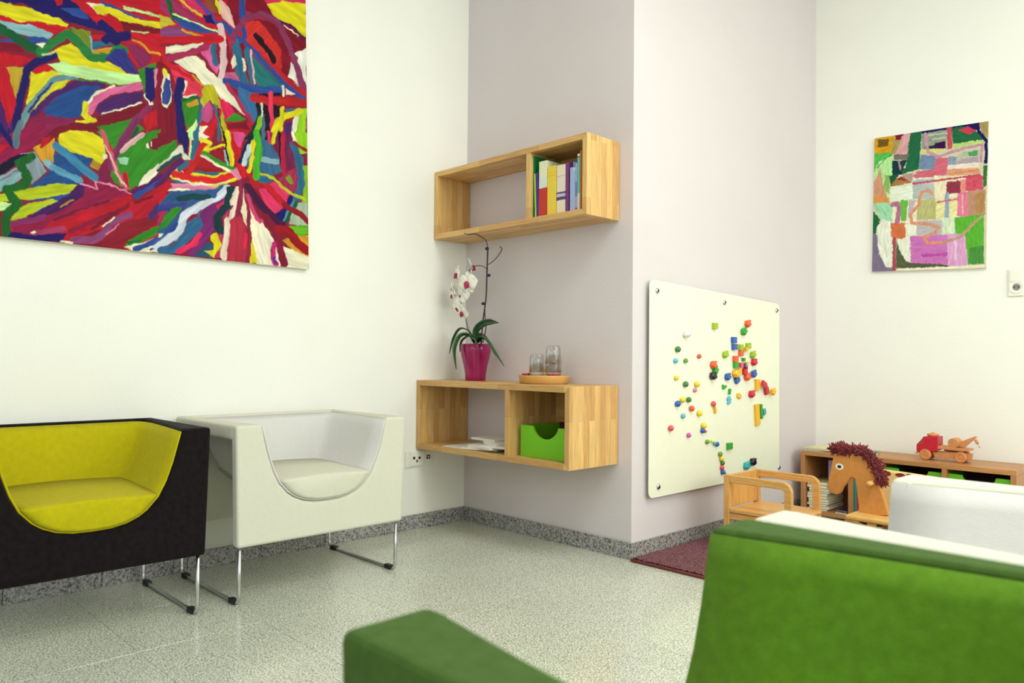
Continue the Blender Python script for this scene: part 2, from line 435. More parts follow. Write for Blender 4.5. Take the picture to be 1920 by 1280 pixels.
book('book', 'slim violet book leaning left in the upper shelf', xw+.0275, xw+.0435, .215, mat('violet spine', (62, 34, 150), .35), y0=YB, lean=-.046)
bk('thick white book with red lower half in the upper shelf', 240, 362, 335, banded('white and red cover', [(0, (200, 48, 40)), (.55, (222, 232, 216)), (.75, (232, 236, 200))], 14, .08))
bk('thick bright yellow paperback in the upper shelf', 366, 500, 410, banded('yellow cover', [(0, (240, 208, 70)), (.80, (226, 180, 50)), (.815, (240, 208, 70)), (.86, (226, 180, 50)), (.875, (240, 208, 70))], 10, .01))
bk('thick cream book with violet picture on spine in the upper shelf', 506, 636, 390, banded('cream cover', [(0, (238, 224, 190)), (.29, (84, 66, 130)), (.36, (205, 196, 200)), (.42, (96, 80, 140)), (.46, (232, 222, 205)), (.78, (190, 176, 160)), (.79, (236, 224, 196))], 30, .04))
bk('thin purple book beside the pale blue ones in the upper shelf', 642, 690, 350, mat('purple spine', (128, 52, 120), .35))
bk('dark grey pamphlet set back among the books of the upper shelf', 691, 703, 362, mat('grey spine', (70, 66, 74), .5), dy=.03, dep=.12)
bk('shorter pale blue paperback in the upper shelf', 705, 748, 430, mat('pale blue spine', (160, 182, 222), .35), dy=-.004)
bk('pale blue paperback with a darker top in the upper shelf', 750, 782, 345, banded('blue top cover', [(0, (178, 196, 224)), (.82, (222, 230, 232)), (.88, (110, 140, 200))], 10, 0))
bk('thin blue and pink booklet in the upper shelf', 784, 814, 360, banded('booklet', [(0, (214, 80, 90)), (.06, (190, 170, 200)), (.3, (110, 140, 196)), (.6, (150, 190, 214))], 10, 0))
bk('tall white and mint book near the right end of the upper shelf', 816, 852, 225, banded('mint cover', [(0, (214, 232, 222)), (.3, (130, 196, 190)), (.93, (60, 90, 110)), (.95, (226, 238, 228))], 10, 0))
bk('thin tall orange folder against the right side of the upper shelf', 858, 872, 170, mat('orange card', (228, 140, 58), .5), dep=.19)

# green drawer box in the lower shelf
M_box = mat('lime green lacquered board', (118, 196, 30), .4, var=.02)
M_boxshade = mat('drawer box inside with shade in colour', (70, 20, 34), .7)  # maroon paints the shadow inside the open box into its boards
def scoop_box(name, label, x0, x1, yf, z0, h, dep, cut_w, cut_d, m=M_box, group=None):
    t = thing(name, label, 'storage box', ((x0+x1)/2, yf, z0), group=group); w = (x1-x0)/2
    bm = bmesh.new(); pts = [(-w, 0), (w, 0), (w, h), (cut_w+.018, h)]
    for i in range(17):
        a = math.pi*i/16; pts.append((cut_w*math.cos(a), h-cut_d*(.5-.5*math.cos(2*a))**.62-.001))
    pts += [(-cut_w-.018, h), (-w, h)]
    prism(bm, [(x, 0, z) for x, z in pts], (0, .012, 0)); obj('front_board', bm, m, t, bevel=.001, seg=1)
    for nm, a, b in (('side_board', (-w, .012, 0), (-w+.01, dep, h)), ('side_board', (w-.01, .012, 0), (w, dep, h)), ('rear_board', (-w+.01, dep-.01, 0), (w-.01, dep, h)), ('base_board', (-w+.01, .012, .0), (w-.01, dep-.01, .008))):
        obj(nm, bx(a, b), m if nm == 'side_board' else M_boxshade, t)  # rear and base boards take the painted shade
    return t
a = at(975.8, 800, 1, -LD+.05); b = at(1053.2, 800, 1, -LD+.05); tz = at(975.8, 795.9, 1, -LD+.05).z
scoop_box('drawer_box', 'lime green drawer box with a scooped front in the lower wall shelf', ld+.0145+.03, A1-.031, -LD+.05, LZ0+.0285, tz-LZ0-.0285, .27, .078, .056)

# magazines on the floor of the lower shelf
mags = [(.30, -.19, 0, .20, .27, (250, 250, 246)), (.44, -.18, .25, .21, .28, (232, 236, 242)), (.50, -.19, -.15, .2, .27, (250, 250, 248)), (.57, -.20, .1, .17, .25, (224, 228, 240)), (.56, -.19, -.3, .15, .22, (250, 250, 250)), (.45, -.16, -.1, .2, .2, (244, 244, 240))]
lb_ = ['white leaflet at the far left of the magazines in the lower shelf', 'pale grey magazine lying skewed in the lower shelf pile', 'white magazine in the middle of the lower shelf pile', 'blue grey brochure near the divider of the lower shelf', 'small white brochure lying tilted near the top of the pile', 'off white leaflet on top of the lower shelf pile']
zz = LZ0+.0282
for (x, y, r, w, d, col), l in zip(mags, lb_):
    hgt = .0025 if l.startswith('white leaflet') else .010
    t = thing('magazine', l, 'magazine', (x, y, zz), r, 'magazines in the lower shelf')
    bm = bmesh.new(); box(bm, (-w/2, -d/2, 0), (w/2, d/2, .001)); box(bm, (-w/2, -d/2, hgt-.001), (w/2, d/2, hgt)); obj('cover', bm, mat('magazine cover', col, .4, var=.08, scale=22), t)
    obj('pages', bx((-w/2+.001, -d/2+.001, .001), (w/2-.002, d/2-.002, hgt-.001)), M_pages, t)
    zz += hgt+.0003

# ------------------------------------------------------------------ tray with tumblers
ty = -.15; p0 = at(975, 712, 1, ty); p1 = at(1068, 715, 1, ty); TX = (p0.x+p1.x)/2; TR = (p1.x-p0.x)/2*.76; TZ = LZ1+.0005
t = thing('tray', 'round turned wooden tray with the tumblers on the lower shelf', 'tray', (TX, ty, TZ))
bm = bmesh.new(); lathe(bm, [(TR*.90, 0), (TR*.94, .003), (TR*.99, .034), (TR, .038), (TR*.985, .040), (TR*.95, .037), (TR*.88, .014), (.001, .012)], 48)
o = obj('dish', bm, mat('turned wood tray', (206, 160, 92), .45, var=.15, scale=12), t, smooth=True)
bm = bmesh.new(); lathe(bm, [(TR*.89, 0), (TR*.90, .0), (TR*.945, .0035), (TR*.93, .0035)], 48); obj('foot_ring', bm, mat('dark tray foot', (70, 44, 22), .5), t, smooth=True)
m, N, L, b = newmat('clear glass'); tr = N.new('ShaderNodeBsdfTransparent'); tr.inputs[0].default_value = (.985, .99, .99, 1)
gl = N.new('ShaderNodeBsdfGlossy'); gl.inputs['Roughness'].default_value = .04; lw = N.new('ShaderNodeLayerWeight'); lw.inputs[0].default_value = .38
mxs = N.new('ShaderNodeMixShader'); L.new(lw.outputs['Facing'], mxs.inputs[0]); L.new(tr.outputs[0], mxs.inputs[1]); L.new(gl.outputs[0], mxs.inputs[2])
L.new(mxs.outputs[0], N['Material Output'].inputs['Surface'])
M_glass = m
bm = bmesh.new(); h = .088; rb, rt = .040, .033
lathe(bm, [(rb-.0025, 0), (rb, .001), (rt, h-.008), (rt-.003, h), (.0015, h), (.0015, h-.006), (rt-.004, h-.007), (rb-.0028, .001)], 28)
g0 = obj('tumbler', bm, M_glass, smooth=True)
used = False
for gx, n, ln in (((1007, 690), 2, 'left stack of two'), ((1037.5, 690), 3, 'right stack of three')):
    P = at(gx[0], gx[1], 1, ty)
    for i in range(n):
        o = g0 if not used else g0.copy()
        if used: COL.objects.link(o)
        used = True
        o.location = (P.x, ty-.0, TZ+.0125+i*.0415)
        pos = ('bottom', 'top')[i] if n == 2 else ('bottom', 'middle', 'top')[i]
        tag(o, 'clear upturned tumbler, %s of the %s on the tray' % (pos, ln), 'glass', 'tumblers on the tray')
M_sweet = mat('red foil', (190, 24, 60), .3)
for i, (dx, dy) in enumerate(((-.098, -.035), (-.080, -.048), (-.095, -.008), (.082, -.045), (.098, -.025))):
    bm = bmesh.new(); bmesh.ops.create_icosphere(bm, subdivisions=2, radius=.006)
    for v in bm.verts: v.co.x *= 1.2; v.co *= 1+.12*math.sin(v.co.z*900+v.co.x*700)
    tube(bm, [(.005, 0, 0), (.013, 0, .003)], [.002, .005], 6); tube(bm, [(-.005, 0, 0), (-.013, 0, .003)], [.002, .005], 6)
    o = obj('wrapped_sweet', bm, M_sweet, smooth=True); o.location = (TX+dx, ty+dy, TZ+.042); o.rotation_euler = (0, 0, i*1.1)
    tag(o, 'small red wrapped sweet at the %s rim of the wooden tray' % ('left' if dx < 0 else 'right'), 'sweet', 'sweets at the %s rim of the tray' % ('left' if dx < 0 else 'right'))

# ------------------------------------------------------------------ potted orchid
py_ = -.14; pa = at(867, 645, 1, py_); pb = at(918, 645, 1, py_); PX = (pa.x+pb.x)/2; PR = (pb.x-pa.x)/2*.73; PZ = LZ1+.0005; PH = pa.z-PZ
t = thing('potted_orchid', 'white moth orchid in a magenta glazed pot on the lower shelf', 'orchid', (PX, py_, PZ))
bm = bmesh.new()
lathe(bm, [(PR*.66, 0), (PR*.69, .002), (PR*.70, PH*.15), (PR*.80, PH*.40), (PR*.97, PH*.68), (PR*1.02, PH*.85), (PR*.98, PH*.99), (PR*.95, PH), (PR*.91, PH*.985), (PR*.9, PH*.85), (.001, PH*.85)], 40)
obj('pot', bm, mat('magenta glaze', (150, 14, 84), .16, var=.04), t, smooth=True)
bm = bmesh.new()
for i in range(60):
    a, r = random.random()*6.28, PR*.8*math.sqrt(random.random()); s = bmesh.ops.create_icosphere(bm, subdivisions=1, radius=random.uniform(.008, .015), matrix=Matrix.Translation((r*math.cos(a), r*math.sin(a), PH*.87)))
obj('bark_mulch', bm, mat('bark chips', (96, 62, 46), .9, var=.4, scale=60), t)['kind'] = 'stuff'
def op(px, py, dy=0): return at(px, py, 1, py_+dy)-Vector((PX, py_, PZ))
M_leaf = mat('orchid leaf green', (40, 84, 42), .35, var=.2, scale=20)
def leaf(pts, w, name='leaf', m=M_leaf, side=Vector((.35, -1, .15))):
    pts = smoothpath(pts, 6); bm = bmesh.new(); n = len(pts); rows = []
    for i, p in enumerate(pts):
        tt = (pts[min(i+1, n-1)]-pts[max(i-1, 0)]).normalized(); sd = side-tt*side.dot(tt); sd.normalize(); nn = tt.cross(sd)
        s = i/(n-1); ww = w*.78*(.35+.65*math.sin(math.pi*min(1, s*.9+.08))**.6) if s < .97 else w*.15
        if s > .75: ww *= max(.12, 1-(s-.75)/.25*.85)
        rows.append([bm.verts.new(p+sd*ww*k/2+nn*abs(k)*ww*.18) for k in (-1, -.5, 0, .5, 1)])
    for a, b in zip(rows, rows[1:]):
        for k in range(4): bm.faces.new((a[k], a[k+1], b[k+1], b[k]))
    o = obj(name, bm, m, t, smooth=True); sd_ = o.modifiers.new('thick', 'SOLIDIFY'); sd_.thickness = .0028; return o
leaf([op(888, 640), op(878, 620, -.02), op(862, 617, -.05), op(850, 636, -.07), op(842, 663, -.08)], .030)
leaf([op(889, 642), op(878, 629, -.04), op(862, 632, -.09), op(853, 655, -.12), op(855, 692, -.12)], .052)
leaf([op(888, 640), op(893, 618), op(906, 606), op(922, 602, -.02), op(936, 605, -.03)], .048, side=Vector((.1, -.5, 1)))
leaf([op(892, 642), op(903, 630, -.03), op(917, 637, -.05), op(932, 662, -.06), op(946, 686, -.06)], .056)
leaf([op(889, 640), op(880, 630, .03), op(866, 640, .03), op(862, 660, .03)], .030)
leaf([op(892, 640), op(900, 625, .05), op(912, 630, .06), op(920, 645, .05)], .035)
leaf([op(890, 642), op(888, 632, -.06), op(894, 640, -.10), op(889, 650, -.115)], .028)
M_stem = mat('dark orchid stem', (58, 40, 42), .5, var=.2); M_gst = mat('green stem', (90, 110, 60), .5)
def st(pts, r, m=M_stem, nm='stem'):
    bm = bmesh.new(); tube(bm, smoothpath([op(*q) for q in pts], 5), r, 7); return obj(nm, bm, m, t, smooth=True)
st([(902, 645), (905, 605), (911, 560), (913, 510), (914.5, 465)], .0042)
bm = bmesh.new(); und = [Vector(at(x, y, 2, UZ0-.004))-Vector((PX, py_, PZ)) for x, y in ((897, 441), (889, 438.5), (880, 440), (871, 437.5))]
tube(bm, smoothpath([op(914.5, 465), op(913, 456), op(909.5, 449)]+und, 5), .0022, 7); obj('stem', bm, M_stem, t, smooth=True)
st([(905, 642), (911, 615), (909, 585), (911, 555), (914, 500)], .0030)
st([(915, 496), (925, 489), (935, 478), (941, 467), (937, 462)], .0022)
st([(913.5, 505), (905, 499), (894, 498), (884, 502), (877, 513)], .0026, M_gst)
st([(886, 640), (877, 614), (871, 588), (864, 568), (862, 545), (861, 536)], .0034, M_gst)
M_bud = mat('dark clip', (36, 22, 52), .4)
for q in ((913, 466), (916.5, 516), (906, 569)):
    bm = bmesh.new(); bmesh.ops.create_icosphere(bm, subdivisions=2, radius=.011)
    for v in bm.verts: v.co.z *= .8
    o = obj('stake_clip', bm, M_bud, t, smooth=True); o.location = op(*q)
M_pet = mat('white orchid petal', (246, 246, 232), .5, var=.03); M_lip = mat('magenta orchid lip', (170, 24, 74), .45, var=.25, scale=90)
def flower(px, py, dy, r, yaw, pitch, roll=0):
    bm = bmesh.new()
    for k, (ang, wl, ln) in enumerate(((90, .5, .92), (90+72+10, 1.0, 1.0), (90-72-10, 1.0, 1.0), (90+150, .5, .9), (90-150, .5, .9))):
        a = R(ang); d = Vector((math.cos(a), 0, math.sin(a))); s = Vector((-math.sin(a), 0, math.cos(a))); rows = []
        off = -.004*(k in (1, 2))
        for i in range(7):
            u = i/6; wv = wl*r*.62*math.sin(math.pi*(.08+.87*u))**.75
            rows.append([bm.verts.new(d*(u*ln*r)+s*(wv*v)+Vector((0, off+.12*r*u*u-.10*r*abs(v)*u+.02*r, 0))) for v in (-1, -.5, 0, .5, 1)])
        for p, q in zip(rows, rows[1:]):
            for i in range(4): bm.faces.new((p[i], p[i+1], q[i+1], q[i]))
    o = obj('flower', bm, M_pet, t, smooth=True); o.location = op(px, py, dy); o.rotation_euler = (pitch, roll, yaw)
    sd_ = o.modifiers.new('thick', 'SOLIDIFY'); sd_.thickness = .0012
    bm = bmesh.new(); bmesh.ops.create_icosphere(bm, subdivisions=2, radius=r*.24, matrix=Matrix.Translation((0, -r*.16, -r*.12)))
    for v in bm.verts: v.co.z *= 1.2
    tube(bm, [(0, -r*.15, -r*.2), (0, -r*.34, -r*.36), (0, -r*.30, -r*.5)], [r*.14, r*.1, r*.03], 7)
    obj('lip', bm, M_lip, o, smooth=True)
flower(877, 530, -.05, .066, .15, .1)
flower(858, 514, -.06, .052, -.5, 0)
flower(883, 500, -.01, .056, 2.4, -.2, .3)
flower(851, 540, -.06, .046, -.9, .1)
flower(862, 553, -.02, .056, -2.2, .1)
flower(849, 553, -.07, .038, -.6, .2)
flower(858, 576, -.06, .046, -.3, .5, -.4)
flower(867, 585, -.06, .050, .1, .55, .3)

# ------------------------------------------------------------------ magnet board and magnets
BX = W1+.022; BT = .006; FX = BX+BT
q = [at(1219, 523, 0, FX), at(1461.5, 569.5, 0, FX), at(1464, 900, 0, FX), at(1223, 934, 0, FX)]
by0, by1 = q[0].y, q[1].y; bz1, bz0 = q[0].z, q[3].z; bz1r = q[1].z
t = thing('magnet_board', 'large white magnetic board on the side of the lavender pier', 'board', (BX, (by0+by1)/2, bz0))
def rrect(y0, y1, z0, z1a, z1b, r, n=6):
    cs = [((y0+r, z0+r), 180), ((y1-r, z0+r), 270), ((y1-r, z1b-r), 0), ((y0+r, z1a-r), 90)]
    return [(c_[0]+r*math.cos(R(a0+90*i/n)), c_[1]+r*math.sin(R(a0+90*i/n))) for c_, a0 in cs for i in range(n+1)]
bm = bmesh.new(); yc = (by0+by1)/2
prism(bm, [(0, y-yc, z-bz0) for y, z in rrect(by0, by1, bz0, bz1, bz1r, .03)], (BT, 0, 0))
obj('board_panel', bm, mat('white enamelled steel', (240, 243, 220), .3, var=.008), t, bevel=.001, seg=1)
for px, py in ((1232, 545), (1358, 567), (1456, 582), (1234, 912), (1460, 876)):
    P = at(px, py, 0, FX)
    bm = bmesh.new(); lathe(bm, [(.011, -.0275), (.011, -.006), (.014, 0), (.014, .003), (.010, .007), (.001, .008)], 16, axis='X')
    o = obj('standoff_screw', bm, M_chrome, t, smooth=True); o.location = (FX-BX, P.y-yc, P.z-bz0)
    bm = bmesh.new(); lathe(bm, [(.006, .0075), (.006, .0088), (.001, .0088)], 10, axis='X'); obj('screw_slot', bm, M_hole, o)

CC = dict(white=(226, 216, 224), dkgreen=(66, 126, 60), ltblue=(96, 184, 214), green=(110, 160, 50), orange=(232, 92, 50), yellow=(240, 212, 50), pink=(226, 130, 160), blue=(44, 92, 176),
          coral=(226, 84, 96), turq=(60, 180, 180), lime=(160, 190, 30), crimson=(206, 24, 52), black=(22, 16, 34), grass=(50, 160, 40), amber=(240, 184, 30), magenta=(206, 90, 170), paley=(236, 226, 120), teal=(50, 170, 170))
CM = {k: mat('%s magnet' % k, v, .3, var=.03) for k, v in CC.items()}
ballmesh, brickmesh = {}, {}
def ball(px, py, r, col, label, lift=0):
    P = at(px, py, 0, FX+.006+lift)
    rr = r*.00037
    bm = bmesh.new(); prof = [(rr*.55, 0)]+[(rr*math.cos(R(a)), rr*(.62+.95*math.sin(R(a))) if a > 0 else rr*(.62+.62*math.sin(R(a)))) for a in range(-60, 90, 15)]+[(rr*.02, rr*1.57)]
    lathe(bm, prof, 18, axis='X'); o = obj('ball_magnet', bm, CM[col], smooth=True); o.location = (FX+.0002+lift, P.y, P.z)
    tag(o, label, 'magnet', 'round magnets on the white board')
def c2(x, y): return 1230+x/8, 580+y/8
def c3(x, y): return 1230+x*.1328, 730+y*.1328
balls = [
 (c2, 320, 597, 41, 'dkgreen', 'dark green ball magnet, topmost ball below the white magnet'),
 (c2, 292, 768, 34, 'ltblue', 'light blue ball magnet near the upper left of the board'),
 (c2, 442, 768, 33, 'green', 'green ball magnet right of the upper light blue ball'),
 (c2, 645, 702, 32, 'orange', 'small orange ball magnet alone in the upper middle'),
 (c2, 303, 1025, 34, 'yellow', 'yellow ball magnet highest of the yellow balls on the left'),
 (c2, 437, 1120, 40, 'dkgreen', 'dark green ball magnet left of a yellow and a pink ball'),
 (c2, 608, 1120, 42, 'yellow', 'yellow ball magnet just above the pale pink ball'),
 (c2, 583, 1210, 30, 'pink', 'pale pink ball magnet just beneath a yellow ball'),
 (c3, 368, 145, 40, 'yellow', 'yellow ball magnet between blue and dark green balls'),
 (c3, 456, 143, 38, 'dkgreen', 'dark green ball magnet right of the yellow and blue pair'),
 (c3, 298, 200, 42, 'blue', 'blue ball magnet touching a yellow ball on the left'),
 (c3, 497, 268, 40, 'orange', 'orange ball magnet between dark green and yellow balls'),
 (c3, 380, 373, 33, 'ltblue', 'lower light blue ball magnet on the left'),
 (c3, 607, 335, 42, 'yellow', 'yellow ball magnet right of and below the orange ball'),
 (c3, 805, 200, 38, 'coral', 'coral ball magnet above the yellow key magnet'),
 (c3, 202, 545, 40, 'coral', 'coral ball magnet farthest left on the board'),
 (c3, 460, 643, 33, 'magenta', 'magenta pink ball magnet alone at the lower left'),
 (c3, 665, 508, 42, 'yellow', 'yellow ball magnet sitting on top of a blue ball'),
 (c3, 700, 590, 22, 'orange', 'small red orange magnet behind the blue ball'),
 (c3, 655, 580, 36, 'blue', 'blue ball magnet under a yellow ball in mid board'),
 (c3, 723, 738, 32, 'green', 'green ball magnet at the left end of the short row'),
 (c3, 793, 725, 28, 'paley', 'pale yellow ball magnet in the short row'),
 (c3, 826, 762, 26, 'turq', 'turquoise ball magnet touching the blue one in the row'),
 (c3, 858, 772, 34, 'blue', 'blue ball magnet at the right end of the short row'),
 (c3, 903, 908, 35, 'green', 'green ball magnet at the top of the vertical chain'),
 (c3, 920, 975, 36, 'yellow', 'yellow ball magnet second in the vertical chain'),
 (c3, 935, 1036, 34, 'dkgreen', 'dark green ball magnet third in the vertical chain'),
 (c3, 928, 1100, 34, 'coral', 'coral ball magnet fourth in the vertical chain'),
 (c3, 940, 1163, 36, 'blue', 'blue ball magnet at the bottom of the vertical chain'),
 (c3, 993, 1188, 10, 'black', 'tiny black magnet beside the foot of the vertical chain')]
for f_, x, y, r, col, lab in balls: ball(*f_(x, y), r, col, lab)
bm = bmesh.new(); bmesh.ops.create_icosphere(bm, subdivisions=3, radius=.021)
for v in bm.verts: v.co.y *= 1.15; v.co.z *= .8; v.co.z += .25*v.co.y; v.co.x = max(v.co.x, -.012)
P = at(*c2(468, 368), 0, FX+.012); o = obj('blob_magnet', bm, CM['white'], smooth=True); o.location = (FX+.0122, P.y, P.z); tag(o, 'white lump shaped magnet at the upper left of the board', 'magnet', 'round magnets on the white board')

def brick_bm(w, h, d=.016, ns=2):
    """square magnetic brick lying on the board (x out of it), studs along +y"""
    bm = bmesh.new(); box(bm, (0, -w/2, -h/2), (d, w/2-.009, h/2))
    for i in range(ns):
        z = (i-(ns-1)/2)*h/ns; r = min(.0056, h/ns*.40)
        lathe(bm, [(r, w/2-.0095), (r, w/2), (r*.8, w/2+.001), (.0005, w/2+.001)], 10, c=(d/2, 0, z), axis='Y')
    return bm
def cube_bm(s):
    """small faceted block: hexagonal outline with two studs"""
    bm = bmesh.new(); lathe(bm, [(s*.44, 0), (s*.48, s*.08), (s*.48, s*.38), (s*.36, s*.52), (.0005, s*.52)], 6, axis='X')
    for z in (-.2, .22): lathe(bm, [(s*.16, s*.30), (s*.16, s*.60), (s*.12, s*.64), (.0005, s*.64)], 10, c=(s*.26, 0, s*z), axis='Y')
    return bm
bricks = [
 (c2, 895, 247, 45, 's', 'lime', 0, 0, 'lime square brick magnet alone, highest on the board'),
 (c2, 1375, 215, 45, 'h', 'orange', .3, 0, 'orange faceted brick magnet at the top of the cluster'),
 (c2, 1316, 332, 45, 'h', 'grass', .5, 0, 'green faceted brick magnet below the topmost orange one'),
 (c2, 1180, 458, 42, 's', 'blue', 0, 0, 'upper of two stacked blue brick magnets'),
 (c2, 1188, 560, 42, 's', 'blue', .05, 0, 'lower of two stacked blue brick magnets'),
 (c2, 1282, 565, 40, 's', 'lime', 0, 0, 'lime brick magnet right of the blue pair'),
 (c2, 1395, 545, 42, 's', 'lime', .1, 0, 'lime brick magnet at the upper right of the cluster'),
 (c2, 1352, 595, 28, 's', 'amber', 0, .004, 'small amber brick magnet between two lime ones'),
 (c2, 1285, 655, 40, 's', 'orange', -.05, 0, 'orange brick magnet under the lime one'),
 (c2, 1042, 675, 46, 'h', 'lime', .3, 0, 'lime faceted brick magnet left of the cluster'),
 (c2, 1452, 680, 44, 'h', 'lime', .4, 0, 'lime faceted brick magnet above the crimson one on the right'),
 (c2, 1470, 790, 44, 'h', 'crimson', .2, 0, 'crimson faceted brick magnet below a lime one'),
 (c2, 1203, 740, 42, 's', 'orange', .03, 0, 'orange brick magnet on top of the green one'),
 (c2, 1208, 832, 42, 's', 'grass', 0, 0, 'green brick magnet under the orange one'),
 (c2, 1280, 832, 34, 's', 'coral', 0, .003, 'coral brick magnet in the middle of the cluster'),
 (c2, 1325, 750, 24, 's', 'grass', 0, 0, 'small green brick magnet in the middle of the cluster'),
 (c2, 1327, 835, 24, 's', 'blue', 0, .006, 'small blue brick magnet in the middle of the cluster'),
 (c2, 1368, 812, 26, 's', 'amber', 0, 0, 'small amber brick magnet at the right of the cluster'),
 (c2, 1350, 870, 24, 's', 'crimson', .2, .004, 'small crimson brick magnet under the small amber one'),
 (c2, 1342, 925, 42, 's', 'crimson', .15, 0, 'crimson brick magnet above the round orange one'),
 (c2, 860, 828, 48, 'h', 'orange', .2, 0, 'orange faceted brick magnet above the black one'),
 (c2, 893, 915, 44, 'h', 'grass', .6, 0, 'green faceted brick magnet between orange and black'),
 (c2, 850, 995, 50, 'h', 'black', .1, .003, 'black faceted brick magnet left of the cluster'),
 (c2, 1076, 1010, 46, 'h', 'blue', .3, 0, 'blue faceted brick magnet at the lower left of the cluster'),
 (c2, 1226, 1050, 42, 's', 'blue', .5, 0, 'blue brick magnet below the yellow one'),
 (c2, 1190, 960, 50, 'h', 'amber', .1, .003, 'amber faceted brick magnet between two blue ones'),
 (c2, 1256, 920, 34, 's', 'amber', .1, .002, 'amber brick magnet left of the crimson one'),
 (c2, 1367, 1010, 48, 'h', 'orange', .2, 0, 'orange faceted brick magnet at the foot of the cluster'),
 (c2, 1465, 967, 44, 'h', 'blue', .4, 0, 'blue faceted brick magnet at the right of the cluster'),
 (c2, 1725, 1235, 42, 'h', 'amber', .5, .012, 'amber faceted magnet at the right end of the red ones'),
 (c3, 1350, 65, 44, 'h', 'crimson', .2, 0, 'crimson faceted brick magnet left of the red and amber group'),
 (c3, 1048, 797, 44, 's', 'grass', 0, 0, 'green square brick magnet low on the board'),
 (c3, 1280, 1075, 46, 'h', 'teal', .3, 0, 'teal faceted brick magnet at the bottom right'),
 (c3, 1367, 1020, 46, 'h', 'black', .1, 0, 'black faceted brick magnet touching the teal one')]
ii = 0
for f_, x, y, r, sh, col, rot, lift, lab in bricks:
    P = at(*f_(x, y), 0, FX+.01); s = r*2/8/ (395 if x < 1100 else 360) if f_ is c2 else r*2*.1328/370
    bm = brick_bm(s*1.2/.78, s*1.08) if sh == 's' else cube_bm(s*1.42)
    o = obj('brick_magnet', bm, CM[col], bevel=.0008, seg=1); o.location = (FX+.0002+lift, P.y, P.z); o.rotation_euler = (rot, 0, 0)
    tag(o, lab, 'magnet', 'brick shaped magnets on the white board')
def slab(name, f_, x, y, w, h, rot, col, lab, ns=0, lift=0, d=.014):
    P = at(*f_(x, y), 0, FX+.01); bm = bmesh.new(); box(bm, (0, -w/2, -h/2), (d, w/2, h/2))
    for i in range(ns): box(bm, (.002, w/2, h*((i+.25)/ns-.5)), (d-.002, w/2+.007, h*((i+.75)/ns-.5)))
    o = obj(name, bm, CM[col], bevel=.0015, seg=2); o.location = (FX+.0002+lift, P.y, P.z); o.rotation_euler = (rot, 0, 0)
    tag(o, lab, 'magnet', 'brick shaped magnets on the white board')
slab('bar_magnet', c3, 1433, 357, .040, .118, .10, 'amber', 'long amber strip magnet at the right of the board', 6)
slab('bar_magnet', c3, 1490, 310, .020, .082, .10, 'grass', 'green bar magnet right of the long amber strip', 4, .001, .012)
slab('bar_magnet', c3, 1530, 315, .026, .034, .3, 'teal', 'small teal magnet right of the green bar', 1)
slab('bar_magnet', c2, 1530, 1130, .042, .062, .0, 'amber', 'upright amber block magnet behind the crimson one')
slab('bar_magnet', c2, 1592, 1122, .050, .030, -.45, 'crimson', 'crimson block magnet tilted over the upright amber one', 1, .015)
slab('bar_magnet', c2, 1657, 1215, .032, .044, .3, 'crimson', 'crimson block magnet left of the last amber one', 1, .003)
slab('stick_magnet', c2, 1112, 1232, .010, .030, -.25, 'grass', 'thin green stick magnet above the blue figure')
slab('key_magnet', c3, 838, 285, .008, .040, .25, 'amber', 'thin amber key shaped magnet under a coral ball', 1)
# little shapes
for nm, f_, pts, col, lab in (
    ('leaf_magnet', c2, [(985, 1125), (1000, 1130), (1015, 1145), (1030, 1135), (1048, 1150), (1030, 1175), (1005, 1200), (990, 1190)], 'grass', 'small green leaf shaped magnet below the blue faceted one'),
    ('figure_magnet', c3, [(1010, 95), (1035, 95), (1033, 120), (1050, 130), (1040, 165), (1040, 195), (1010, 208), (995, 195), (1005, 160), (992, 135)], 'ltblue', 'small light blue figure magnet in mid board'),
    ('pear_magnet', c3, [(1135, 55), (1165, 50), (1185, 80), (1190, 120), (1170, 132), (1155, 118), (1132, 110)], 'amber', 'small amber oval magnet right of the light blue figure')):
    bm = bmesh.new(); pp = [at(*f_(x, y), 0, FX+.0002) for x, y in pts]; cc = sum(pp, Vector())/len(pp)
    prism(bm, [p-cc for p in pp], (.009, 0, 0)); o = obj(nm, bm, CM[col], bevel=.0012); o.location = cc
    tag(o, lab, 'magnet', 'small shaped magnets on the white board')
# ------------------------------------------------------------------ sockets
t = thing('power_socket', 'white triple hole power socket and small data outlet under the lower shelf', 'socket', (0, 0, 0))
a = at(769, 850, 0, .008); b = at(796, 872, 0, .008); c_ = at(811, 847, 0, .008); d_ = at(799, 869, 0, .008)
obj('surface_box', bx((.0005, a.y-.03, b.z-.004), (.008, c_.y+.01, a.z+.012)), M_white, t, bevel=.002)
obj('socket_plate', bx((.008, a.y-.002, b.z+.004), (.013, b.y-.002, a.z+.004)), M_white, t, bevel=.002)
for x, y in ((776.5, 858.5), (786.5, 858), (782, 864)):
    P = at(x, y, 0, .013); bm = bmesh.new(); lathe(bm, [(.0075, 0), (.0075, .0012), (.0006, .0012)], 14, axis='X'); o = obj('pin_hole', bm, M_hole if y < 862 else mat('grey pin', (110, 112, 116), .4), t); o.location = (.0129, P.y, P.z)
obj('data_plate', bx((.008, c_.y-.052, d_.z+.004), (.012, c_.y-.004, a.z+.006)), M_white, t, bevel=.002)
P = at(803, 856, 0, .012); obj('data_port', bx((.0118, P.y-.012, P.z-.011), (.0132, P.y+.012, P.z+.011)), mat('dark maroon port', (90, 40, 60), .5), t)
obj('port_hole', bx((.0132, P.y-.004, P.z-.004), (.0137, P.y+.004, P.z+.004)), M_white, t)

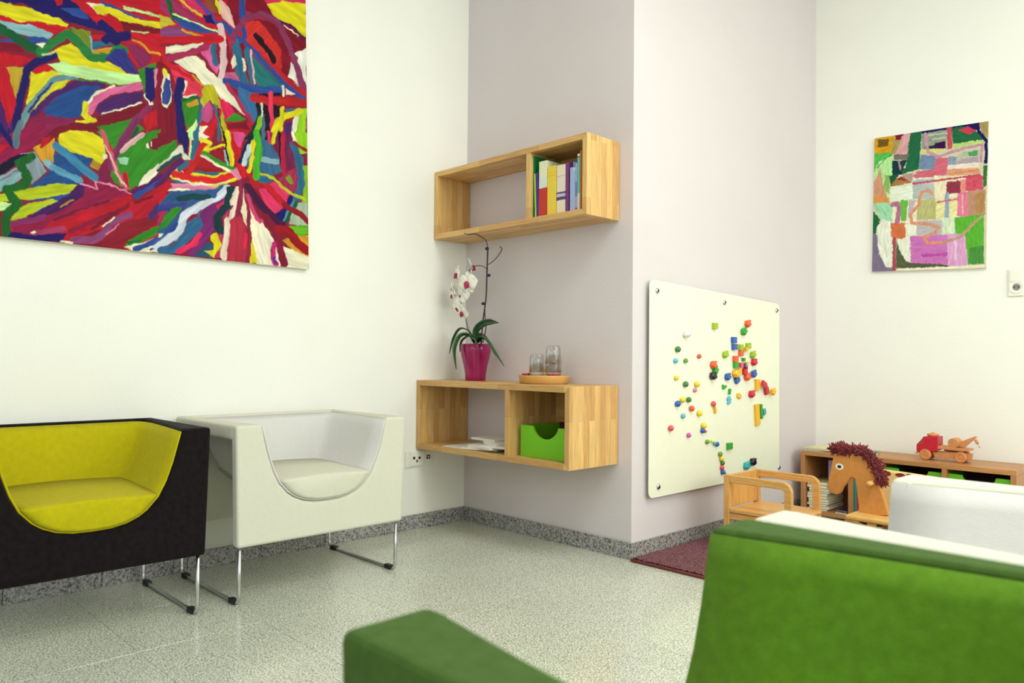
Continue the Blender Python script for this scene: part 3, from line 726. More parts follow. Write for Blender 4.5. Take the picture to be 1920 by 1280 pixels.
DY = D2-.001
a = at(1890, 505, 1, DY-.01); b = at(1918, 552, 1, DY-.01); t = thing('wall_socket', 'white light switch and socket pair beside the small painting', 'socket', (0, 0, 0))
obj('plate', bx((a.x, DY-.009, b.z-.006), (b.x+.002, DY, a.z)), M_white, t, bevel=.002)
zm = (a.z+b.z-.006)/2
obj('rocker_switch', bx((a.x+.008, DY-.013, zm+.006), (b.x-.006, DY-.009, a.z-.008)), M_white, t, bevel=.002)
P = at(1906, 538, 1, DY-.01)
bm = bmesh.new(); lathe(bm, [(.034, 0), (.034, -.004), (.026, -.004), (.025, -.0015), (.0006, -.0015)], 26, axis='Y'); o = obj('socket_ring', bm, M_white, t, smooth=False); o.location = (P.x, DY-.009, P.z)
bm = bmesh.new(); lathe(bm, [(.018, 0), (.018, -.0008), (.0006, -.0008)], 20, axis='Y'); o = obj('socket_recess', bm, mat('grey recess', (138, 132, 128), .6), t); o.location = (P.x, DY-.0112, P.z)
for s in (-1, 1):
    bm = bmesh.new(); lathe(bm, [(.0035, 0), (.0035, -.0008), (.0006, -.0008)], 10, axis='Y'); o = obj('pin_hole', bm, M_hole, t); o.location = (P.x+s*.009, DY-.0122, P.z)

# ------------------------------------------------------------------ rug
rx0, rx1, ry0, ry1 = W1+.018, 2.42, -.035, 1.22
t = thing('rug', 'maroon deep pile rug with a bound edge in front of the toys', 'rug', (0, 0, 0))
M_rug = mat('maroon pile', (104, 34, 44), .95, var=.35, scale=140, bump=1, bscale=260, spec=.1, sheen=.3)
n1, n2 = 260, 280
X_, Y_ = np.meshgrid(np.linspace(rx0+.012, rx1-.012, n1), np.linspace(ry0+.012, ry1-.012, n2))
Z_ = .012+np.random.rand(n2, n1)*.008; X_ = X_+np.random.randn(n2, n1)*.0012; Y_ = Y_+np.random.randn(n2, n1)*.0012
def gridmesh(name, V, nr, nc, m):
    me = bpy.data.meshes.new(name); ii = np.arange(nr*nc).reshape(nr, nc)
    Fq = np.stack([ii[:-1, :-1], ii[:-1, 1:], ii[1:, 1:], ii[1:, :-1]], -1).reshape(-1, 4)
    me.vertices.add(nr*nc); me.vertices.foreach_set('co', V.reshape(-1).astype('f4'))
    me.loops.add(Fq.size); me.loops.foreach_set('vertex_index', Fq.reshape(-1).astype('i4'))
    me.polygons.add(len(Fq)); me.polygons.foreach_set('loop_start', (np.arange(len(Fq))*4).astype('i4'))
    me.update(calc_edges=True); me.materials.append(m); return me
me = gridmesh('pile', np.stack([X_, Y_, Z_], -1), n2, n1, M_rug)
o = bpy.data.objects.new('pile', me); COL.objects.link(o); o.parent = t; o['kind'] = 'stuff'
obj('backing', bx((rx0+.006, ry0+.006, .0005), (rx1-.006, ry1-.006, .011)), mat('rug backing', (70, 30, 34), .9), t)
bm = bmesh.new(); tube(bm, [(rx0+.005, ry0+.005, .0075), (rx1-.005, ry0+.005, .0075), (rx1-.005, ry1-.005, .0075), (rx0+.005, ry1-.005, .0075), (rx0+.005, ry0+.006, .0075)], .0068, 8)
obj('bound_edge', bm, mat('rug binding', (134, 62, 60), .8), t, smooth=True)

# ------------------------------------------------------------------ small wooden chair
def arc_rail(bm, x0, x1, y, z1, z0, w, d, r):
    """flat rail: along x at height z1, rounded bend, down to z0"""
    o_, i_ = [], []
    for k in range(9):
        a = R(90-90*k/8); o_.append((x1-r+r*math.cos(a), z1-r+r*math.sin(a)))
        ri = max(.012, r-w); cx_, cz_ = x1-w-ri, z1-w-ri
        i_.append((cx_+ri*math.cos(a), cz_+ri*math.sin(a)))
    pts = [(x0, z1)]+o_+[(x1, z0), (x1-w, z0)]+i_[::-1]+[(x0, z1-w)]
    prism(bm, [(x, y, z) for x, z in pts], (0, d, 0))
RZT = .0205
YN = .40; A0_ = at(1358, 889, 1, YN); A1_ = at(1484, 920, 1, YN); X0 = A0_.x; ZT = A0_.z
X1 = at(1484, 935, 1, YN).x; S0 = at(1358, 951, 1, YN).z
YFAR = at(1421, 883, 0, X0+.01).y
t = thing('toddler_chair', 'small light wooden child chair with bent armrests on the maroon rug', 'chair', (X0, YN, RZT))
def lb(a, b): return (a[0]-X0, a[1]-YN, a[2]-RZT), (b[0]-X0, b[1]-YN, b[2]-RZT)
obj('backrest', bx(*lb((X0, YN+.022, S0-.0), (X0+.018, YFAR-.022, ZT-.002))), W_toyz, t, bevel=.002)
for yy in (YN, YFAR-.022):
    obj('rear_post', bx(*lb((X0-.004, yy, RZT+.0015), (X0+.026, yy+.022, ZT))), W_toyz, t, bevel=.003)
    bm = bmesh.new(); arc_rail(bm, X0+.026-X0, X1-X0, yy-YN, ZT-.002-RZT, .0015, .034, .022, .048); obj('armrest', bm, W_toy, t, bevel=.003)
    obj('side_rail', bx(*lb((X0+.026, yy+.004, S0-.05), (X1-.034, yy+.018, S0-.022))), W_toy, t, bevel=.002)
obj('seat', bx(*lb((X0+.027, YN+.0, S0-.020), (X1-.036, YFAR, S0))), W_toy, t, bevel=.004)
obj('seat_front', bx(*lb((X1-.036, YN+.024, S0-.020), (X1+.015, YFAR-.024, S0))), W_toy, t, bevel=.008)

# ------------------------------------------------------------------ low shelf along the alcove wall
SY = D2-.35; sx0 = at(1501, 900, 1, SY).x; sx1 = at(1906, 900, 1, SY).x; sz = at(1700, 863, 1, SY).z
t = thing('low_shelf', 'long low wooden shelf with green drawer boxes under the small painting', 'shelf', (0, 0, 0)); th = .026
obj('top_board', bx((sx0, SY, sz-th), (sx1, D2-.014, sz)), W_low_x, t, bevel=.002)
obj('bottom_board', bx((sx0+th, SY+.001, .012), (sx1-th, D2-.014, .012+th)), W_low_x, t, bevel=.002)
dv = [at(1594, 900, 1, SY).x, at(1652, 900, 1, SY).x, at(1770, 900, 1, SY).x]
for x in (sx0+th/2, sx1-th/2): obj('side_panel', bx((x-th/2, SY, 0.0005), (x+th/2, D2-.014, sz-th)), W_low_z, t, bevel=.002)
for x in dv: obj('divider', bx((x-.012, SY+.001, .012+th), (x+.012, D2-.014, sz-th)), W_low_z, t, bevel=.001)
obj('back_panel', bx((sx0+th, D2-.022, .038), (sx1-th, D2-.0145, sz-th)), W_low_z, t)
M_box2 = mat('green lacquered board', (96, 176, 30), .45, var=.02)
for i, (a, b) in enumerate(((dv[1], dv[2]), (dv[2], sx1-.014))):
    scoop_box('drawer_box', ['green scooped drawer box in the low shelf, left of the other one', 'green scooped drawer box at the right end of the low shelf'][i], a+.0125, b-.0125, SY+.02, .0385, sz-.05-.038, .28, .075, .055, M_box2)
# stack of magazines, standing books, loose comics
bz = .0385
for i in range(11):
    h = random.uniform(.011, .019); dx = random.uniform(-.006, .006)
    if bz+h > .245: break
    o = thing('magazine', 'thick cream catalogue, %s of the tall pile in the low shelf' % ('bottom', 'second from the bottom', 'third from the bottom', 'fourth from the bottom', 'fifth from the bottom', 'sixth from the bottom', 'seventh from the bottom', 'eighth from the bottom', 'ninth from the bottom', 'tenth from the bottom', 'top')[i], 'magazine', (sx0+.026+.068+dx, SY+.13, bz), random.uniform(-.03, .03), 'pile of catalogues in the low shelf')
    bm = bmesh.new(); box(bm, (-.058, -.11, 0), (.058, .11, .0012)); box(bm, (-.058, -.11, h-.0014), (.058, .11, h)); box(bm, (-.058, -.11, .0), (-.0565, .11, h)); obj('cover', bm, mat('catalogue cover', random.choice([(206, 204, 160), (190, 190, 150), (214, 210, 190), (170, 160, 120)]), .5), o)
    obj('pages', bx((-.0565, -.108, .0012), (.056, .108, h-.0014)), M_pages, o); bz += h+.0006
def stand(label, x0, x1, h, col, y=SY+.05, d=.16):
    return book('book', label, x0, x1, h, mat('low shelf book cover', col, .4), dep=d, y0=y, z=.0385, group='books in the low shelf')
stand('tall lavender book standing beside the catalogue pile in the low shelf', at(1553, 880, 1, SY+.12).x, at(1562, 880, 1, SY+.12).x, .285, (176, 164, 214), SY+.12)
x = dv[0]+.014
for l, w, h, col in (('thin teal book behind the horse neck in the low shelf', .014, .20, (40, 150, 150)), ('thin red book behind the horse neck in the low shelf', .010, .13, (204, 60, 50)), ('white book behind the horse neck in the low shelf', .020, .24, (220, 220, 226))):
    stand(l, x, x+w, h, col, SY+.02); x += w+.001
for i, (dx, r, col, l) in enumerate(((.27, .2, (222, 222, 224), 'white comic lying at the bottom of the low shelf pile'), (.26, -.15, (96, 50, 60), 'dark maroon comic lying in the low shelf'), (.275, .05, (60, 60, 84), 'dark blue comic on the low shelf bottom pile'))):
    o = thing('comic', l, 'magazine', (dv[0]-.068, SY+.07+.02*i, .0387+i*.0045), r, 'comics lying in the low shelf')
    bm = bmesh.new(); box(bm, (-.03, -.07, 0), (.03, .07, .0008)); box(bm, (-.03, -.07, .0032), (.03, .07, .004)); obj('cover', bm, mat('comic cover', col, .35, var=.3, scale=40), o)
    obj('pages', bx((-.029, -.069, .0008), (.029, .069, .0032)), M_pages, o)
a = at(1512, 846, 1, SY+.06); b = at(1560, 848, 1, SY+.06)
for i, (col, l) in enumerate((((96, 160, 156), 'teal picture book lying flat on the left end of the low shelf'), ((226, 214, 150), 'cream picture book lying on the teal one'))):
    o = thing('picture_book', l, 'book', ((a.x+b.x)/2+.01*i, SY+.13, sz+.0005+i*.0085), .12-.2*i)
    bm = bmesh.new(); box(bm, (-.085, -.10, 0), (.085, .10, .0012)); box(bm, (-.085, -.10, .0068), (.085, .10, .008)); obj('cover', bm, mat('picture book cover', col, .4), o)
    obj('pages', bx((-.083, -.098, .0012), (.083, .098, .0068)), M_pages, o)
o = thing('picture_book', 'small green book lying on the low shelf behind the horse mane', 'book', (at(1625, 850, 1, SY+.12).x, SY+.16, sz+.0005), .3)
bm = bmesh.new(); box(bm, (-.05, -.07, 0), (.05, .07, .0012)); box(bm, (-.05, -.07, .0088), (.05, .07, .010)); obj('cover', bm, mat('small green cover', (70, 130, 80), .4), o)
obj('pages', bx((-.048, -.068, .0012), (.048, .068, .0088)), M_pages, o)

# ------------------------------------------------------------------ rocking horse
HY = .95; HZ = .0205
def hp(x, y, Y=HY): return at(1490+x*.14066, 800+y*.14066, 1, Y)
HB = hp(1000, 1150); t = thing('rocking_horse', 'wooden rocking horse with flat head and dark red yarn mane by the low shelf', 'toy horse', (HB.x, HY, HZ))
def hl(p): return Vector((p.x-HB.x, p.y-HY, p.z-HZ))
W_horse = mat('honey birch plywood', (206, 140, 68), .5, var=.08, scale=40)
W_edge = mat('pale birch', (226, 178, 100), .5, var=.08, scale=30)
head = [(520, 360), (505, 440), (480, 560), (455, 680), (440, 760), (436, 800), (450, 850), (490, 880), (550, 902), (580, 900), (605, 870), (640, 800), (700, 730), (735, 680), (770, 668), (800, 690), (815, 760), (835, 900), (850, 1030), (862, 1180), (1250, 1180), (1200, 1000), (1150, 850), (1090, 700), (1050, 570), (1000, 480), (930, 410), (850, 370), (740, 350), (620, 345)]
hpts = [hl(hp(*q)) for q in head]
bm = bmesh.new(); prism(bm, hpts, (0, .032, 0)); obj('head', bm, W_horse, t, bevel=.003, seg=2)
P = hl(hp(597, 530))
bm = bmesh.new(); lathe(bm, [(.0195, 0), (.0195, -.001), (.0005, -.001)], 24, axis='Y'); o = obj('eye', bm, M_white, t); o.location = P; o.scale = (1, 1, .78)
bm = bmesh.new(); lathe(bm, [(.0098, -.001), (.0098, -.002), (.0005, -.002)], 18, axis='Y'); obj('pupil', bm, M_hole, o)
P = hl(hp(1035, 745)); bm = bmesh.new(); lathe(bm, [(.0105, -.05), (.012, -.048), (.012, .08), (.0105, .082)], 16, axis='Y'); o = obj('handle_dowel', bm, W_edge, t, smooth=True); o.location = P
# yarn mane along the crest
bm = bmesh.new(); crest = smoothpath([hl(hp(*q)) for q in ((500, 310), (560, 290), (620, 300), (680, 320), (760, 320), (850, 325), (930, 360), (1000, 420), (1060, 500), (1100, 590), (1130, 680), (1145, 750))], 12)
for i, p in enumerate(crest):
    for k in range(11):
        d = Vector((random.gauss(0, 1), random.gauss(0, .8), random.gauss(0, 1))).normalized(); L_ = random.uniform(.022, .040)
        s = p+Vector((random.uniform(-.004, .004), .016+random.uniform(-.016, .016), random.uniform(-.004, .004)))
        tube(bm, [s, s+d*L_*.5+Vector((0, 0, .003)), s+d*L_], [.0034, .0036, .0022], 5)
o = obj('mane', bm, mat('dark red yarn', (122, 22, 30), .95, var=.3, scale=120, sheen=.3), t, smooth=True); o['kind'] = 'stuff'
# body: seat board, back stop, rockers
zb = hp(1000, 1160).z-HZ; xe = hpts[20].x
bm = bmesh.new(); box(bm, (hpts[19].x-.03, -.10, zb-.026), (xe+.33, .13, zb)); obj('seat_board', bm, W_edge, t, bevel=.010, seg=3)
for yy in (-.09, .10):
    bm = bmesh.new(); up, lo = [], []
    for k in range(15):
        u = k/14; x = lerp(-.16, .62, u); z = .0006+.13*(2*u-1)**2*.55; lo.append((x, yy, z)); up.append((x, yy, z+.04))
    prism(bm, lo+up[::-1], (0, .022, 0)); obj('rocker', bm, W_edge, t, bevel=.003)
    for xx in (.02, .42): obj('leg', bx((xx, yy+.001, .02), (xx+.04, yy+.021, zb-.026)), W_edge, t, bevel=.003)
# spotted back of a second toy animal
SYY = 1.27; a = at(1657, 892, 1, SYY); b = at(1790, 899, 1, SYY)
t2 = thing('spotted_toy_animal', 'cream toy animal with brown spots between horse and low shelf', 'toy animal', (a.x, SYY, 0))
bl = b.x-a.x; zt_ = at(1680, 885, 1, SYY).z
bm = bmesh.new(); pts = [(-.10, zt_-.03), (-.09, zt_-.005), (-.02, zt_+.004), (.10, zt_), (.22, zt_-.006), (.33, zt_-.02), (.36, zt_-.06), (.36, zt_-.17), (-.10, zt_-.17)]
prism(bm, [(x, 0, z) for x, z in pts], (0, .05, 0)); M_cr = mat('cream painted wood', (236, 206, 140), .5, var=.04); obj('body', bm, M_cr, t2, bevel=.010, seg=3)
M_sp = mat('brown spot paint', (128, 54, 40), .5)
for x, y, rx_, rz_ in ((1663.8, 887.5, .018, .012), (1688, 890.5, .024, .010), (1705, 890, .016, .005), (1724, 899, .02, .010)):
    P = at(x, y, 1, SYY); bm = bmesh.new(); lathe(bm, [(1, 0), (1, -.0008), (.01, -.0008)], 18, axis='Y'); o = obj('spot', bm, M_sp, t2); o.location = (P.x-a.x, -.0001, P.z); o.scale = (rx_, 1, rz_)
for xx in (.0, .28): 
    for yy in (.002, .03): obj('leg', bx((xx, yy, .0005), (xx+.045, yy+.018, zt_-.165)), M_cr, t2, bevel=.003)

# ------------------------------------------------------------------ toy crane truck
TY = D2-.20
def tp(x, y): return at(1640+x*.14583, 790+y*.14583, 1, TY)
o0 = tp(900, 500); tz0 = sz+.0004
t = thing('toy_crane_truck', 'wooden toy crane truck with a red cab on the low shelf', 'toy truck', (o0.x, TY, tz0))
sl = -(tp(1140, 500).z-tp(685, 490).z)/(tp(1140, 500).x-tp(685, 490).x)
zref = tp(685, 490).z
def tl(x, y):
    p = tp(x, y); dx = p.x-tp(685, 490).x; return Vector((p.x-o0.x, 0, p.z-(zref+((tp(1140, 528).z-zref)/(tp(1140, 528).x-tp(685, 490).x))*dx)))
def part(nm, pts, y0, y1, m, bev=.002, par=None):
    bm = bmesh.new(); prism(bm, [tl(*q)+Vector((0, y0, 0)) for q in pts], (0, y1-y0, 0)); return obj(nm, bm, m, par or t, bevel=bev)
M_red = mat('red stained wood', (196, 22, 48), .4, var=.1, scale=30); M_tw = mat('toy beech', (206, 138, 84), .5, var=.12, scale=30); M_tw2 = mat('dark toy beech', (150, 84, 58), .5)
part('cab', [(572, 385), (572, 295), (640, 225), (660, 192), (845, 196), (845, 372), (800, 385)], -.045, .045, M_red, .003)
part('cab_window', [(600, 290), (655, 225), (662, 288)], -.0462, .0462, M_tw2, 0)
for nm, a_, b_ in (('bumper', (555, 395), (625, 415)),): part(nm, [(555, 388), (625, 392), (625, 412), (555, 408)], -.048, .048, M_tw)
bm = bmesh.new(); P = tl(752, 188); lathe(bm, [(.026, -.002), (.030, .004), (.028, .010), (.012, .013), (.008, .018), (.0005, .019)], 20, c=P); obj('roof_light', bm, M_tw, t, smooth=True)
part('chassis', [(760, 390), (790, 455), (1010, 475), (1230, 505), (1250, 420), (1100, 395)], -.030, .030, M_tw)
part('turntable_bed', [(810, 308), (1245, 352), (1245, 380), (1150, 380), (810, 345)], -.042, .042, M_tw)
part('turntable_block', [(905, 350), (1130, 375), (1130, 400), (905, 380)], -.02, .02, M_tw2)
for (x, y, r) in ((685, 425, .029), (1135, 464, .029)):
    for s in (-1, 1):
        c0 = tl(x, y); bm = bmesh.new(); prof = [(r*.9, 0), (r, .003), (r, .015), (r*.88, .018), (r*.55, .018), (r*.5, .015), (r*.2, .015), (r*.18, .020), (.0005, .020)]
        lathe(bm, [(a_, s*b_) for a_, b_ in prof], 24, axis='Y'); o = obj('wheel', bm, M_tw, t, smooth=False, bevel=0); o.location = (c0.x, s*.031, r+.0004)
c0 = tl(1045, 278); bm = bmesh.new(); lathe(bm, [(.024, -.036), (.026, -.034), (.026, .034), (.024, .036)], 24, axis='Y'); o = obj('winch_drum', bm, M_tw, t, smooth=False); o.location = c0+Vector((-.004, 0, 0))
part('boom', [(1040, 325), (1075, 250), (1110, 262), (1300, 190), (1312, 205), (1285, 225), (1165, 330)], -.012, .012, M_tw)
part('hook_block', [(1280, 238), (1310, 228), (1340, 280), (1310, 296)], -.009, .009, M_tw)
bm = bmesh.new(); tube(bm, [tl(1325, 285), tl(1340, 312), tl(1350, 335), tl(1338, 336)], .0026, 7); obj('hook', bm, M_chrome, t, smooth=True)
bm = bmesh.new(); tube(bm, [tl(1300, 205), tl(1292, 240)], .0012, 5); obj('hoist_line', bm, M_white, t)

# ------------------------------------------------------------------ paintings
PALT = {}
def vnoise(x, y, s, seed):
    """smooth value noise"""
    x = x/s; y = y/s; xi = np.floor(x).astype(int); yi = np.floor(y).astype(int); fx = x-xi; fy = y-yi
    fx = fx*fx*(3-2*fx); fy = fy*fy*(3-2*fy)
    def h(a, b):
        n = np.sin(a*127.1+b*311.7+seed*74.7)*43758.5453; return n-np.floor(n)
    return (h(xi, yi)*(1-fx)+h(xi+1, yi)*fx)*(1-fy)+(h(xi, yi+1)*(1-fx)+h(xi+1, yi+1)*fx)*fy
def in_poly(P, poly):
    x, y = P[:, 0], P[:, 1]; n = len(poly); r = np.zeros(len(x), bool)
    for i in range(n):
        (x0, y0), (x1, y1) = poly[i], poly[(i+1) % n]
        if y0 == y1: continue
        c = ((y0 > y) != (y1 > y)) & (x < (x1-x0)*(y-y0)/(y1-y0)+x0); r ^= c
    return r
def in_line(P, pts, w):
    best = np.full(len(P), 1e9)
    for (x0, y0), (x1, y1) in zip(pts, pts[1:]):
        dx, dy = x1-x0, y1-y0; L2 = dx*dx+dy*dy+1e-9; tt = np.clip(((P[:, 0]-x0)*dx+(P[:, 1]-y0)*dy)/L2, 0, 1)
        best = np.minimum(best, np.hypot(P[:, 0]-x0-tt*dx, P[:, 1]-y0-tt*dy))
    return best < w/2
def paint(P, shapes, bgcol, warp=2.2, streak=.16, gam=1.22):
    """P (n,2) points; shapes [(kind, colour, points, width)] -> colours (linear) and paint thickness"""
    Q = P+np.stack([vnoise(P[:, 0], P[:, 1], 9, 1)-.5, vnoise(P[:, 0], P[:, 1], 9, 2)-.5], 1)*warp*2 + np.stack([vnoise(P[:, 0], P[:, 1], 3, 5)-.5, vnoise(P[:, 0], P[:, 1], 3, 6)-.5], 1)*warp*.25
    col = np.tile(np.array(srgb(bgcol)), (len(P), 1)); h = np.zeros(len(P))
    for k, (kind, c, pts, w) in enumerate(shapes):
        a = np.array(pts, float); lo = a.min(0)-(w or 0)-3; hi = a.max(0)+(w or 0)+3
        idx = np.nonzero((Q[:, 0] > lo[0]) & (Q[:, 0] < hi[0]) & (Q[:, 1] > lo[1]) & (Q[:, 1] < hi[1]))[0]
        if not len(idx): continue
        S = Q[idx]; mk = in_poly(S, pts) if kind == 'p' else in_line(S, pts, w)
        idx = idx[mk]
        if not len(idx): continue
        # brush streaks run along the longest direction of the stroke
        d = a[-1]-a[0] if kind == 'l' else np.linalg.svd(a-a.mean(0))[2][0]; d = d/(np.hypot(*d)+1e-9)
        u = P[idx]@d; v = P[idx]@np.array([-d[1], d[0]])
        s = vnoise(u, v*8, 26, k+11)+.5*vnoise(u, v*3, 30, k+31)
        col[idx] = np.array(srgb(c))*(1+streak*2*(s-.75))[:, None]
        h[idx] = .3+.5*((k*37) % 10)/10+.5*vnoise(u, v*6, 14, k+3)
    return np.clip(np.clip(col, 0, 1)**gam*np.array([.93, .90, .88]), 0, 1), h
def vc_mat(name):
    m, N, L, b = newmat(name); a = N.new('ShaderNodeAttribute'); a.attribute_name = 'paint'
    L.new(a.outputs['Color'], b.inputs['Base Color']); setb(b, Roughness=.5); b.inputs['Specular IOR Level'].default_value = .12
    tc = N.new('ShaderNodeTexCoord'); n2 = N.new('ShaderNodeTexNoise'); n2.inputs['Scale'].default_value = 260; L.new(tc.outputs['Object'], n2.inputs['Vector'])
    bp = N.new('ShaderNodeBump'); bp.inputs['Strength'].default_value = .25; bp.inputs['Distance'].default_value = .001
    L.new(n2.outputs['Fac'], bp.inputs['Height']); L.new(bp.outputs['Normal'], b.inputs['Normal']); return m
def painting(name, label, O, U, V, Nn, us, vs, shapes, bgcol, thick, tomap, warp, relief=.0008):
    """O corner, U/V edge vectors, Nn outward normal; us, vs grid parameters"""
    t = thing(name, label, 'painting', O)
    uu, vv = np.meshgrid(us, vs); Pw = np.array(O)[None, None]+uu[..., None]*np.array(U)+vv[..., None]*np.array(V)
    px = proj(Pw.reshape(-1, 3)); q = tomap(px); gam = 1.22 if warp < 2.2 else 1.05
    col, h = paint(q, shapes, bgcol, warp, gam=gam)
    k_ = vnoise(q[:, 0], q[:, 1], 5, 77)[:, None]; ang = warp*.9
    c2_, _ = paint(q+np.stack([vnoise(q[:, 0], q[:, 1], 6, 91)-.5, vnoise(q[:, 0], q[:, 1], 6, 92)-.5], 1)*warp*3.2, shapes, bgcol, warp, gam=gam); col = col*(1-.42*k_)+c2_*.42*k_
    edge = np.minimum(np.minimum(uu, 1-uu), np.minimum(vv, 1-vv)).reshape(-1); h = h*np.clip(edge/.004, 0, 1)
    Pl = uu[..., None]*np.array(U)+vv[..., None]*np.array(V)+h.reshape(uu.shape)[..., None]*relief*np.array(Nn)
    me = gridmesh('painted_canvas', Pl, len(vs), len(us), vc_mat(name+' paint'))
    at_ = me.color_attributes.new('paint', 'FLOAT_COLOR', 'POINT'); at_.data.foreach_set('color', np.concatenate([col, np.ones((len(col), 1))], 1).reshape(-1).astype('f4'))
    o = bpy.data.objects.new('painted_canvas', me); COL.objects.link(o); o.parent = t
    for p in me.polygons: p.use_smooth = True
    # stretched canvas sides
    bm = bmesh.new(); U_, V_, N_ = Vector(U), Vector(V), Vector(Nn)
    prism(bm, [Vector((0, 0, 0)), U_, U_+V_, V_], -N_*thick)
    for f in bm.faces: pass
    for v in bm.verts: v.co -= N_*.0006
    obj('stretcher_edge', bm, mat('raw canvas edge', (226, 222, 200), .8), t)
    return t
cW = (238, 236, 214); cR = (200, 32, 56); cC = (140, 20, 56); cP = (222, 62, 116); cPL = (226, 150, 184); cY = (226, 220, 44); cO = (218, 170, 56); cG = (66, 152, 48); cD = (30, 108, 70); cT = (62, 122, 156)
cB = (58, 92, 166); cN = (40, 28, 116); cU = (92, 44, 120); cM = (148, 84, 140); cLG = (200, 238, 172); cLB = (152, 194, 204); cL = (160, 212, 44); cK = (38, 18, 48); cOR = (214, 64, 58)
A = lambda x, y: (x*.20311, y*.20311); B = lambda x, y: (300+x*.20311, y*.20311); Cc = lambda x, y: (x*.20311, 230+y*.20311); Dd = lambda x, y: (300+x*.21097, 250+y*.21097)
SH = []
def S(f, items):
    k = {A: .20311, B: .20311, Cc: .20311, Dd: .21097, None: 1}[f]
    for it in items:
        pts = [f(x, y) for x, y in it[2]]; SH.append((it[0], it[1], pts, it[3]*k if len(it) > 3 else 0))
